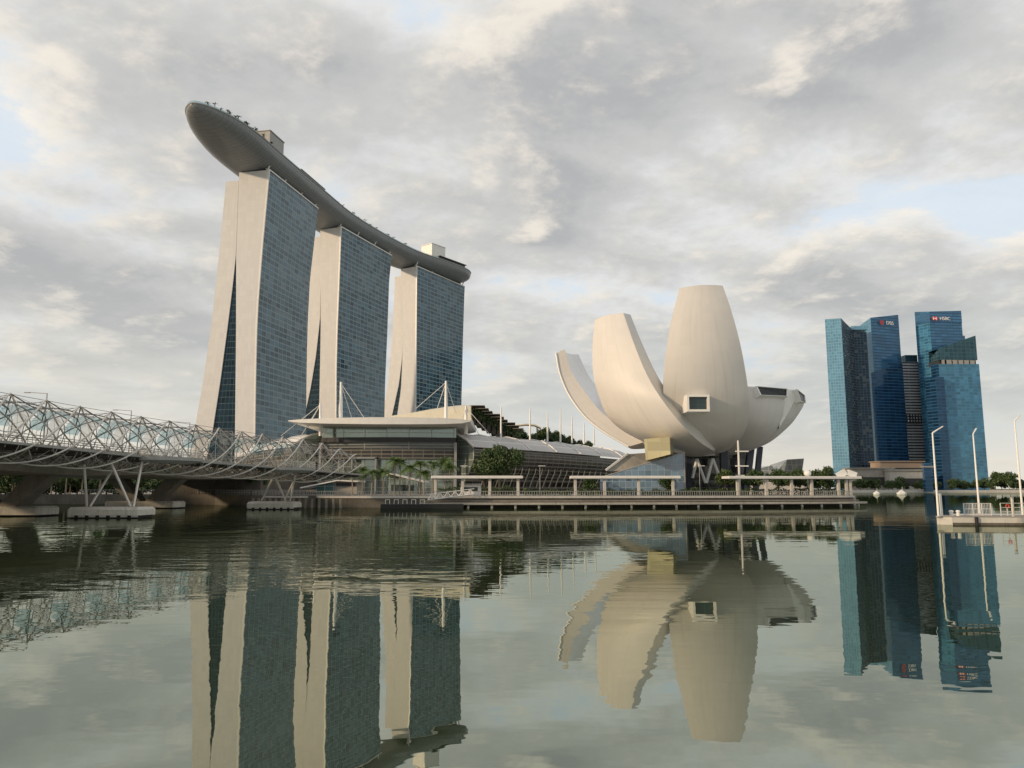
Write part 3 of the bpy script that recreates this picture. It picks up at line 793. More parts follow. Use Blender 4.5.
def vault(A, d, nrm, L, label, roofmat):
    t = thing('vaulted_hall', label, 'hall', (A.x, A.y, ZP), 'vaulted mall wings')
    def P(s, o, z): return A + d * s + nrm * o + V(0, 0, z - A.z)
    top = [(-14, 22.0), (-8, 23.4), (-3, 23.6), (2, 22.6), (6, 20.8), (9.5, 18.2)]
    wall = [(9.3, 17.6), (9.6, 15.6), (9.0, 12.8), (7.4, 9.8), (5.4, 7.4), (4.4, ZP)]
    nseg = max(3, int(L / 7))
    def z_sc(s): return lerp(1, .90, (s / L) ** 2)
    m = MB(); m.loft([[P(L * i / nseg, o, ZP + (z - ZP) * z_sc(L * i / nseg)) for o, z in top] for i in range(nseg + 1)], closed=False,
                     uvs=lambda i, k: (L * i / nseg + .3, k * 3.0))
    rf = m.build('roof', roofmat, t, True, 40)
    for i in range(0, nseg + 1, 2):
        s = L * i / nseg; r = MB(); r.tube([P(s, o, ZP + (z - ZP) * z_sc(s) + .15) for o, z in top], .28, 5); r.build('rib', M['white'], rf, True)
    m = MB(); m.loft([[P(L * i / nseg, o, ZP + (z - ZP) * z_sc(L * i / nseg)) for o, z in wall] for i in range(nseg + 1)], closed=False,
                     uvs=lambda i, k: (L * i / nseg, k * 2.6)); m.build('louvred_wall', M['louver'], t, True, 40)
    # bowed props in front of the lower wall
    for i in range(2, nseg * 2 - 1):
        s = L * i / (nseg * 2); r = MB(); r.tube([P(s, 8.6, 13.0), P(s, 8.0, 10), P(s, 6.3, 7), P(s, 5.2, 4.6)], .16, 5); r.build('prop', M['cream'], t, True)
    m = MB(); m.face([P(0, o, z) for o, z in top + wall] + [P(0, -14, ZP)]); m.build('end_glazing', M['mglass'], t)
    r = MB(); r.tube([P(-.2, o, z + .1) for o, z in top] , .4, 6); r.build('end_rib', M['white'], t, True)
    m = MB()
    for i in range(nseg):
        s = L * (i + .5) / nseg
        m.box(tuple(P(s, 12.5, ZP + 2.4)), (L / nseg * .7, .6, .5), math.atan2(d.y, d.x))
    return t, P


A = at(455, 434, 268); A.z = ZP
vt, VP = vault(V(A.x, A.y, ZP), V(.68, .733, 0), V(.733, -.68, 0), 96, 'long vaulted mall wing with louvred wall, right of the glass front', M['roof'])
# far end of the wing thins out towards the museum
for i, (px, y0, y1) in enumerate(((501, 407, 436), (530, 408, 437), (547.5, 412, 438), (560.5, 408, 439), (572, 416, 440), (584, 423, 441), (594, 427, 442))):
    Y = 285 + i * 9; a, b = at(px, y0, Y), at(px, y1 + 3, Y)
    m = MB(); m.tube([b, lerp(b, a, .5), a], [.42, .36, .2], 6); m.build('roof_mast', M['white'], vt, True)
A = at(317, 434, 268)
vault(V(A.x, A.y, ZP), V(-.68, .733, 0), V(-.733, -.68, 0), 44, 'short vaulted mall wing behind the end of the tube bridge', M['white'])
# roof garden canopies seen over the wing
t = thing('roof_canopy', 'cream canopy on the roof garden above the vaulted wing', 'canopy', at(527, 428, 330))
m = MB(); rings = []
for px, y in ((509, 428.5), (516, 424.8), (526, 423.4), (535, 424.2), (541, 427)):
    a = at(px, y, 330); rings.append([a + V(0, -3, -.4), a, a + V(0, 9, .3), a + V(0, 9, -.3), a + V(0, -3, -.8)])
m.loft(rings, caps=True); m.build('roof', M['cream'], t, True)
for px in (513, 537):
    a = at(px, 427.5, 333); m = MB(); m.tube([a, V(a.x, a.y, a.z - 8)], .3, 6); m.build('post', M['white'], t)


# ------------------------------------------------------------------ plants
def crown_mesh(clumps, nleaf, size, seed):
    rng = random.Random(seed); m = MB(); tot = sum(r ** 2 for _, r, _ in clumps); nleaf = int(nleaf * 1.5)
    for c, r, fl in clumps:
        for _ in range(int(nleaf * r * r / tot)):
            d = V(rng.gauss(0, 1), rng.gauss(0, 1), rng.gauss(0, 1)).normalized(); q = r * rng.random() ** .38 * (1 + .15 * math.sin(5 * d.x + 3 * d.y + 4 * d.z))
            leaf_quad(m, V(*c) + V(d.x * q, d.y * q, d.z * q * fl), size, rng)
    return m


def make_tree(label, h, rad, seed, nleaf=2600, size=.42, mat_='leaf', name='tree', group=None, trunk_h=.35):
    rng = random.Random(seed); t = thing(name, label, 'tree', (0, 0, 0), group)
    tr = MB(); tr.tube([(0, 0, -.2), (.1, 0, h * .18), (0, .1, h * trunk_h), (0, 0, h * .7)], [h * .028, h * .022, h * .018, h * .006], 7)
    clumps = []
    for k in range(11):
        a = rng.random() * 6.28; rr = rad * rng.uniform(.25, .68); z = h * rng.uniform(trunk_h + .1, .82)
        c = (rr * math.cos(a), rr * math.sin(a), z); clumps.append((c, rad * rng.uniform(.30, .48), .75))
        if k < 7: tr.tube([(0, 0, h * trunk_h * .9), V(*c) * .55 + V(0, 0, h * trunk_h * .42), c], [h * .014, h * .009, h * .004], 5)
    clumps.append(((0, 0, h * .84), rad * .42, .8)); clumps.append(((0, 0, h * .62), rad * .6, .7))
    tr.build('trunk', M['bark'], t, True); crown_mesh(clumps, nleaf, size, seed + 1).build('crown', M[mat_], t)
    return t


def make_palm(label, h, seed, group, fr=2.6, nf=17):
    rng = random.Random(seed); t = thing('palm_tree', label, 'palm tree', (0, 0, 0), group)
    m = MB(); lean = rng.uniform(-.25, .25)
    m.tube([(0, 0, -.1), (lean * .3, 0, h * .4), (lean, 0, h)], [.24, .17, .13], 7); m.build('trunk', M['palmbark'], t, True)
    c = MB(); top = V(lean, 0, h)
    for k in range(nf):
        a = k * 2.399 + rng.uniform(-.2, .2); el = rng.uniform(-.1, 1.25); d = V(math.cos(a) * math.cos(el), math.sin(a) * math.cos(el), math.sin(el))
        L = fr * rng.uniform(.8, 1.15); pts = [top + d * (L * q) + V(0, 0, -1.15 * L * .5 * q * q) for q in (0, .2, .4, .6, .8, 1.0)]
        sd = V(-math.sin(a), math.cos(a), 0)
        for i in range(5):
            a0, b0 = pts[i], pts[i + 1]; w0 = .80 * (1 - abs(i / 5 - .35)) * fr / 2.6; fw = (b0 - a0)
            for s in (-1, 1):
                for q in (0., .5):
                    p = a0 + fw * q; e = p + sd * (s * w0) + fw * .75 + V(0, 0, -.42 * w0)
                    c.face([p, p + fw * .42, e + fw * .08, e])
    c.build('crown', M['leafpalm'], t)
    return t


PALMS = 'palms on the promenade before the mall'
PALM_LABELS = [
    ('left end of the promenade palm row, just past the bridge tip', 353, 474, 203), ('bushy palm beside the bridge tip, second along the promenade row', 363, 472, 207),
    ('palm above the teal pavilion, third along the promenade row', 372, 474, 204), ('low palm with dense fronds, fourth along the promenade row', 384, 473, 204),
    ('tallest palm of the promenade row, fifth along it', 395, 462, 206), ('tall palm close behind the tallest one in the promenade row', 400, 464, 209),
    ('slender palm, seventh along the promenade row', 410, 469, 205), ('palm with a high round crown, eighth along the promenade row', 420, 466, 206),
    ('shortest palm in the promenade row, low before the mall glass', 424, 475, 203), ('palm left of the first shelter roof, tenth along the promenade row', 433, 466, 205),
    ('tall palm standing behind the left end of the first shelter', 445, 463, 207), ('leaning palm behind the first shelter, right end of the promenade row', 450, 469, 212)]
for i, (lb, px, py, Y) in enumerate(PALM_LABELS):
    p = at(px, py, Y); t = make_palm(lb, p.z - ZP + .3, 100 + i, PALMS, 3.0 if i not in (4, 10) else 3.5, 26)
    t.location = (p.x, Y, ZP); t.rotation_euler = (0, 0, i * 1.3)
# palms seen below the road bridge
for i, (px, h) in enumerate(((34, 6.0), (45, 6.6), (54, 6.3), (65, 6.4), (76, 6.6), (88, 6.0), (100, 6.4))):
    p = at(px, 495, 232)
    t = make_palm('palm on the bank behind the road bridge, in the row under its deck', h, 140 + i, 'palms seen under the road bridge', 3.4, 24)
    t.location = (p.x, 232 + (i % 3) * 3, ZP)
# broad tree left of the museum and other trees on the promenade
def put(t, px, Y, rz=0):
    p = at(px, 490, Y); t.location = (p.x, Y, ZP); t.rotation_euler = (0, 0, rz); return t


put(make_tree('broad dark green tree behind the first shelter, before the louvred wing', 14.0, 6.6, 11, 5200, .38, 'leafdark'), 499, 212)
put(make_tree('smaller rounded tree merging with the left side of the broad dark tree', 11.0, 4.2, 12, 2600, .38, 'leafdark'), 484, 216)
put(make_tree('bushy tree below the front petal of the museum', 7.2, 2.6, 13, 1500, .3, 'leaf'), 725, 201)
put(make_tree('green tree behind the third shelter, left of its middle', 7.0, 3.4, 14, 1800, .32, 'leafdark'), 754, 203)
put(make_tree('dense green tree behind the middle of the third shelter', 7.0, 3.8, 15, 2000, .32, 'leafdark'), 778, 204)
put(make_tree('dark round tree behind the third shelter near the crystal pavilion', 7.0, 3.8, 16, 2000, .32, 'leafdark'), 800, 205)
put(make_tree('light green tree behind the right part of the third shelter', 7.0, 3.6, 17, 2000, .32, 'leaf'), 818, 206)
put(make_tree('small tree poking over the right end of the third shelter', 8.2, 3.0, 18, 1800, .32, 'leafdark'), 829, 205)
put(make_tree('leafy tree under the far end of the tube bridge, on the quay', 7.5, 3.6, 19, 2200, .34, 'leaf'), 237, 212)
put(make_tree('leafy tree right beside another under the tube bridge end', 8.0, 3.8, 20, 2200, .34, 'leaf'), 256, 208)
put(make_tree('small dark tree behind the second shelter', 5.2, 2.6, 21, 1300, .3, 'leafdark'), 590, 203)
put(make_tree('small dark bushy tree at the right post of the second shelter', 5.2, 2.4, 22, 1300, .3, 'leafdark'), 667, 201)
put(make_tree('dark tree in the shade of the road bridge at the left edge', 9.0, 5.0, 23, 2200, .4, 'leafdark'), 12, 236)
put(make_tree('shady tree behind the palms below the road bridge', 8.5, 5.0, 24, 2200, .4, 'leafdark'), 70, 246)
BT = [make_tree('dense dark tree in the wooded bank behind the road bridge', 9.5, 5.6, 170 + k, 1500, .6, 'leafdark', group='wooded bank trees', trunk_h=.12) for k in range(2)]
rng = random.Random(8)
for i in range(26):
    t = BT[i] if i < 2 else copy_tree(BT[i % 2])
    t.location = (-172 + i * 3.4 + rng.uniform(-1, 1), 246 + rng.uniform(0, 10), ZP); t.rotation_euler = (0, 0, rng.random() * 6); q = rng.uniform(.6, .85); t.scale = (q * 1.2, q * 1.2, q)
struct(MB().prism([(-900, 40), (-150, 40), (-146, 213), (-900, 213)], -1.5, 2.3).build('added_left_bank', M['soil']))  # bank added out of view to carry the shade trees
for i in range(40):  # out-of-view trees added to keep sun off the abutment under the bridge
    t = copy_tree(BT[i % 2]); t['label'] = 'unseen tall tree added on the left bank to shade below the road bridge'; t['group'] = 'added shade trees'
    t.location = (-156 - (i % 3) * 8, 52 + i * 4.0, 2.3); t.rotation_euler = (0, 0, i * 1.7); q = 2.3 + .3 * (i % 3); t.scale = (q * .9, q * .9, q)
# trees on the roof garden
RG = make_tree('dark tree on the roof garden above the vaulted wing', 9.0, 4.4, 31, 1200, .5, 'leafdark', group='roof garden trees')
for i, (px, py, Y) in enumerate(((509, 434, 318), (521, 435, 326), (546, 435, 326), (556, 436, 331), (570, 438, 336), (580, 440, 340), (588, 441, 345), (515, 436, 322), (533, 437, 324), (540, 435, 330), (551, 437, 334), (563, 438, 333))):
    t = RG if i == 0 else copy_tree(RG); p = at(px, py, Y); p.z -= 5.2; t.location = p; t.rotation_euler = (0, 0, i * 1.9); s = (1.0, .9, .95, .85, .7, .6, .6, .8, .75, .85, .8, .75)[i]; t.scale = (s, s, s)
m = MB(); a = at(470, 441, 312); b = at(600, 447, 350)
m.prism([(a.x, a.y), (b.x, b.y), (b.x - 10, b.y + 30), (a.x - 10, a.y + 30)], ZP, 22.5)
tag(m.build('roof_garden', M['concdark']), 'dark planted roof terrace rising behind the vaulted wing', 'roof terrace')


def hedge(label, px0, px1, Y, h, w, seed, mat_='leaf'):
    a, b = at(px0, 490, Y), at(px1, 490, Y); rng = random.Random(seed); m = MB(); n = int((b.x - a.x) * 75)
    for _ in range(n):
        x = lerp(a.x, b.x, rng.random()); hh = h * (.85 + .2 * math.sin(x * 1.3) * math.sin(x * .37 + seed))
        leaf_quad(m, V(x, Y + rng.uniform(-w, w), ZP + hh * rng.random() ** .6), .24, rng)
    tag(m.build('hedge', M[mat_]), label, 'hedge')


hedge('low clipped hedge between the first and second shelters', 523, 572, 201, 1.8, .8, 41)
hedge('hedge behind the posts of the second shelter', 576, 690, 200, 1.7, .8, 42)
hedge('dark hedge under the roof of the first shelter', 438, 520, 203, 2.6, .9, 43, 'leafdark')
hedge('bright hedge below the museum between second and third shelters', 690, 728, 200, 2.1, .8, 44)
hedge('long hedge behind the posts of the third shelter', 730, 846, 200, 2.2, .8, 45)

# far shore trees
FT = [make_tree('round dark tree in the tree line along the far shore', 15, 8.5, 60 + k, 900, 1.0, 'leafdark', group='far shore trees', trunk_h=.2) for k in range(3)]
rng = random.Random(5); k = 0
x = 330.
while x < 640:
    t = FT[k] if k < 3 else copy_tree(FT[k % 3])
    t.location = (x, 845 + rng.uniform(-4, 25), 2.4); t.rotation_euler = (0, 0, rng.random() * 6); s = rng.uniform(.60, 1.0); t.scale = (s * 1.15, s * 1.15, s)
    if 528 < x < 548: t.scale = (1.15, 1.15, 1.35)
    x += rng.uniform(5.5, 8.5); k += 1


# ------------------------------------------------------------------ promenade deck, railing, steps
def offset(poly, d):
    out = []
    for i, p in enumerate(poly):
        a = V(*poly[max(i - 1, 0)], 0); b = V(*poly[min(i + 1, len(poly) - 1)], 0); t = (b - a).normalized(); out.append((p[0] + t.y * d, p[1] - t.x * d))
    return out


FR = [tuple(p[:2]) for p in catmull([V(*p, 0) for p in FRONT[2:]], 6)]
ks = next(i for i, p in enumerate(FR) if p[0] > -22)
o1, o2 = offset(FR, .3), offset(FR, 4.0)
bw = thing('boardwalk', 'long grey timber boardwalk on piles along the waterfront', 'boardwalk', (0, 175, 0))
m = MB(); n = len(FR)
m.loft([[V(*a, ZP + .0) + V(0, 0, .12), V(*b, ZP + .12), V(*b, ZP - .35), V(*a, ZP - .35)] for a, b in zip(offset(FR, -3), o1)], caps=True); m.build('upper_deck', M['timber'], bw)
m = MB(); m.loft([[V(*a, 1.62), V(*b, 1.62), V(*b, 1.30), V(*a, 1.30)] for a, b in list(zip(offset(FR, .35), offset(FR, 1.9)))[ks:]], caps=True); m.build('step', M['timber'], bw)
m = MB(); m.loft([[V(*a, 1.15), V(*b, 1.15), V(*b, .62), V(*a, .62)] for a, b in list(zip(o1, o2))[ks:]], caps=True); m.build('lower_deck', M['timber'], bw)
m = MB(); m.loft([[V(*a, 1.20), V(*b, 1.20), V(*b, .72), V(*a, .72)] for a, b in list(zip(offset(FR, 4.003), offset(FR, 4.35)))[ks:]], caps=True); m.build('edge_beam', M['conc'], bw)
m = MB(); m.loft([[V(*a, ZP + .18), V(*b, ZP + .18), V(*b, ZP - .25), V(*a, ZP - .25)] for a, b in zip(offset(FR, .303), offset(FR, .62))], caps=True); m.build('edge_beam', M['pale'], bw)
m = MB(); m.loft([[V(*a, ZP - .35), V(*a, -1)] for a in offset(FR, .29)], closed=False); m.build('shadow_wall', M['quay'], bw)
dst = 0; k = 0
for a, b in list(zip(o2, o2[1:]))[ks:]:
    a, b = V(*a, 0), V(*b, 0); L = (b - a).length
    while dst < L:
        p = a.lerp(b, dst / L)
        MB().tube([(p.x, p.y + .6, -1), (p.x, p.y + .6, .64)], .28, 7).build('pile', M['pale'], bw); dst += 5.2
    dst -= L
# railing of the promenade
rl = thing('railing', 'grey metal balustrade along the edge of the boardwalk', 'railing', (0, 175, ZP))
m = MB(); m.tube([V(*p, ZP + 1.25) for p in offset(FR, -.1)], .06, 5); m.tube([V(*p, ZP + .30) for p in offset(FR, -.1)], .04, 4); m.build('handrail', M['grey'], rl)
rp = offset(FR, -.1); pts = []; dst = 0.
for a, b in zip(rp, rp[1:]):
    a, b = V(*a, 0), V(*b, 0); L = (b - a).length
    while dst < L: pts.append(a.lerp(b, dst / L)); dst += .55
    dst -= L
m = MB()
for p in pts: m.bar((p.x, p.y, ZP + .12), (p.x, p.y, ZP + 1.22), .09)
m.build('balusters', M['grey'], rl)['kind'] = 'stuff'
# quay wall left of the boardwalk with timber fenders, and its fence
QW = [(-900, 215.6), (-120, 215.6), (-97, 212.6), (-78, 204.6), (-62, 185.6), (-44.2, 175.5)]
m = MB()
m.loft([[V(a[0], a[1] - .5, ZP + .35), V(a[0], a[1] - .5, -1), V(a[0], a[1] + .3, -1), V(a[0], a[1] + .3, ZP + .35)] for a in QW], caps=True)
tag(m.build('quay_wall', M['quay']), 'stained quay wall, its shade beneath the two bridges put into the colour', 'quay wall')
fe = thing('fence', 'thin grey fence on the quay wall under the bridge', 'fence', (-80, 205, ZP))
m = MB(); m2 = MB()
for a, b in zip(QW[1:], QW[2:]):
    a, b = V(*a, 0), V(*b, 0); L = (b - a).length; m.tube([a + V(0, 0, ZP + 1.5), b + V(0, 0, ZP + 1.5)], .05, 5); m.tube([a + V(0, 0, ZP + .9), b + V(0, 0, ZP + .9)], .03, 4)
    for k in range(int(L / 1.1)):
        p = a.lerp(b, k * 1.1 / L); m2.bar(p + V(0, 0, ZP + .3), p + V(0, 0, ZP + 1.5), .07)
m.build('rails', M['grey'], fe); m2.build('posts', M['grey'], fe)['kind'] = 'stuff'
for i in range(16):
    x = -60 + i * 1.6; y = interp([(-62, 186), (-44, 176), (-20, 174)], x) - 5.2
    if x < -36:
        tag(MB().tube([(x, y + .5, -1), (x, y + .5, 2.0)], .3, 7).build('mooring_pile', M['concdark']), 'dark stub pile in the row before the quay wall near the bridge end', 'pile', 'stub piles before the quay')


# ------------------------------------------------------------------ shelters
def shelter(px0, px1, posts, Y, label, Yr=None):
    Yr = Yr or Y; a, b = at(px0, 478, Y), at(px1, 478, Yr); rz = math.atan2(b.y - a.y, b.x - a.x); c = (a + b) / 2
    t = thing('shelter', label, 'shelter', (c.x, c.y, ZP), 'flat roofed shelters on the boardwalk')
    m = MB(); m.rbox((c.x, c.y, 7.0), ((b - a).length, 4.4, .62), rz, .12); m.build('roof', M['whitemetal'], t)
    m = MB(); m.box((c.x, c.y, 6.62), ((b - a).length - 1.2, 3.4, .14), rz); m.build('soffit', M['grey'], t)
    for px in posts:
        k = (px - px0) / (px1 - px0); p = a.lerp(b, k); m = MB(); m.rbox((p.x, p.y - .9, (ZP + 6.55) / 2 + .05), (.68, .68, 6.55 - ZP - .1), rz, .05); m.build('post', M['pale'], t)
    m = MB()
    for q in (.25, .5, .75):
        p = a.lerp(b, q); m.box((p.x, p.y + 1.2, ZP + .45), (3.2, .6, .12), rz); m.box((p.x - 1.2, p.y + 1.2, ZP + .2), (.2, .5, .4), rz); m.box((p.x + 1.2, p.y + 1.2, ZP + .2), (.2, .5, .4), rz)
    m.build('benches', M['timber'], t)
    return t


shelter(432, 523, (436, 463, 490, 518), 190, 'leftmost flat roofed shelter, with a white kiosk beneath it')
shelter(570, 679, (575, 604, 638, 672), 192, 'middle flat roofed shelter before the blue glass pavilion')
shelter(725, 857, (736, 764, 789, 809, 836, 844, 848), 194, 'longest shelter, right of the museum, with white floodlight boxes above its end', 199)
k0 = at(471, 487, 191.5)
kk = thing('kiosk', 'small white kiosk with a dark window under the leftmost shelter', 'kiosk', (k0.x, 191.8, ZP))
m = MB(); m.rbox((k0.x, 191.8, ZP + 1.5), (5.0, 2.0, 2.6), 0, .1); m.build('body', M['white'], kk)
m = MB(); m.box((k0.x, 190.78, ZP + 1.75), (3.4, .06, 1.0)); m.build('window', M['winglass'], kk)
m = MB(); m.box((k0.x, 191.6, ZP + 2.95), (5.6, 2.8, .16)); m.build('roof', M['white'], kk)
for px, py, tl, lb in ((841, 474, .5, 'left white floodlight box above the right end of the longest shelter'), (851, 474, -.35, 'right white floodlight box above the end of the longest shelter')):
    p = at(px, py, 198); t = thing('floodlight', lb, 'floodlight', (p.x, 198, 7.31), 'floodlight boxes on the longest shelter')
    rg = []
    for yy, s_ in ((-.8, 1.0), (.5, .92), (.9, .6)):
        rg.append([V(p.x, 198 + yy, p.z) + V(x * s_ * math.cos(tl) - z * s_ * math.sin(tl), 0, x * s_ * math.sin(tl) + z * s_ * math.cos(tl)) for x, z in ((-1.15, -.75), (1.15, -.75), (1.15, .75), (-1.15, .75))])
    MB().loft(rg, caps=True).build('housing', M['white'], t)
    MB().tube([(p.x, 198, 7.3), (p.x, 198, p.z - .6)], .12, 6).build('stem', M['grey'], t)
p = at(807.5, 473.5, 200)
t = thing('dome_light', 'white domed antenna rising behind the longest shelter', 'antenna', (p.x, 200, ZP))
MB().sphere((p.x, 200, p.z), .95, .95, .85, 12, 8).build('dome', M['white'], t, True, 80)
MB().tube([(p.x, 200, ZP), (p.x, 200, p.z - .7)], .14, 6).build('pole', M['whitemetal'], t)
# signal mast in front of the museum
p = at(739.5, 480, 203)
t = thing('signal_mast', 'white mast with cross arms before the museum columns', 'mast', (p.x, 203, ZP))
top = at(738.5, 440.5, 203)
m = MB(); m.tube([(p.x, 203, ZP), (p.x, 203, top.z)], [.32, .24], 8); m.build('pole', M['white'], t, True)
for py in (451.3, 466, 475.5):
    q = at(740, py, 203); m = MB(); m.bar((q.x - 1.2, 203, q.z), (q.x + 2.2, 203, q.z), .45, .3); m.build('cross_arm', M['white'], t)
# lamp posts on the promenade
LPOST = None
for i, px in enumerate((402, 462, 540, 700)):
    p = at(px, 490, 197)
    if LPOST is None:
        t = LPOST = thing('street_lamp', '', 'street lamp', (0, 0, 0), 'promenade lamp posts')
        MB().tube([(0, 0, 0), (0, 0, 7.6)], [.1, .06], 6).build('post', M['grey'], t); MB().box((.5, 0, 7.6), (1.8, .35, .14)).build('lamp_head', M['whitemetal'], t)
    else: t = copy_tree(LPOST)
    t.location = (p.x, 209 if i == 0 else 197, ZP)
    t['label'] = ('thin lamp post with a flat head among the promenade palms', 'thin lamp post rising over the leftmost shelter', 'thin lamp post between the first two shelters', 'thin lamp post in the gap left of the longest shelter')[i]

# low teal pavilion and its sloping roofs behind the railing
t = thing('ticket_pavilion', 'low teal glass pavilion with sloping roofs behind the quay fence', 'pavilion', (-48, 214, ZP))
def wedge(pts, Y, d, mt, nm):
    P = [at(a, b, Y) for a, b in pts]; m = MB(); Q = [p + V(0, d, 0) for p in P]; m.loft([P, Q], caps=True); return m.build(nm, mt, t)
wedge(((316, 494), (316, 484.2), (334, 481.2), (334, 494)), 212, 8, M['teal'], 'glass_wall')
wedge(((334.2, 494), (334.2, 481.4), (357, 482), (357, 494)), 212.5, 8, M['conc'], 'wall')
wedge(((336, 486), (336, 483), (355, 483.2), (355, 486)), 212.2, .25, M['dark'], 'window')
wedge(((300, 488.4), (300, 487.2), (337, 479.8), (358, 480.8), (358, 482), (337, 481.0)), 210.5, 11, M['white'], 'roof')
wedge(((388, 494), (388, 476), (391, 475), (418, 482), (418, 494)), 214, 9, M['mglass'], 'gable_wall')
wedge(((391, 491), (391, 484.6), (414, 485.2), (414, 491)), 213.7, .25, M['winglass'], 'shopfront')
wedge(((386, 474.2), (390, 472.9), (425, 481.4), (425, 482.8), (390, 474.3), (386, 475.6)), 212.6, 11, M['white'], 'gable_roof')

# floating pontoon with gangway
p0, p1 = at(382, 505, 167), at(463, 505, 167)
t = thing('pontoon', 'black floating pontoon moored before the boardwalk', 'pontoon', ((p0.x + p1.x) / 2, 167, 0))
m = MB(); m.rbox(((p0.x + p1.x) / 2, 167, .42), (p1.x - p0.x, 4, 1.1), 0, .12); m.build('hull', M['rubber'], t)
m = MB()
for k in range(5):
    x = lerp(p0.x + 1, p1.x - 9, k / 4)
    for q in (0, .9): m.bar((x + q, 165.3, .95), (x + q, 165.3, 1.9), .09)
    m.bar((x, 165.3, 1.9), (x + .9, 165.3, 1.9), .08)
m.build('ladder_rails', M['white'], t)
g0, g1 = at(428, 500.2, 170), at(474, 494.5, 171.5)
t = thing('gangway', 'white truss gangway sloping from boardwalk down to the black pontoon', 'gangway', g0)
m = MB(); m.bar(g0, g1, 1.6, .18); m.build('walkway', M['grey'], t)
for s in (-.8, .8):
    m = MB(); a, b = g0 + V(0, s, .1), g1 + V(0, s, .1); up = V(0, 0, 1.15); m.tube([a + up, b + up], .07, 5); m.tube([a, b], .07, 5)
    for k in range(12):
        q0, q1 = a.lerp(b, k / 12), a.lerp(b, (k + 1) / 12); m.tube([q0, q0 + up] if k % 2 else [q0, q1 + up], .05, 4); m.tube([q0 + up, q1] if k % 2 else [q1, q1 + up], .05, 4)
    m.build('truss', M['white'], t)


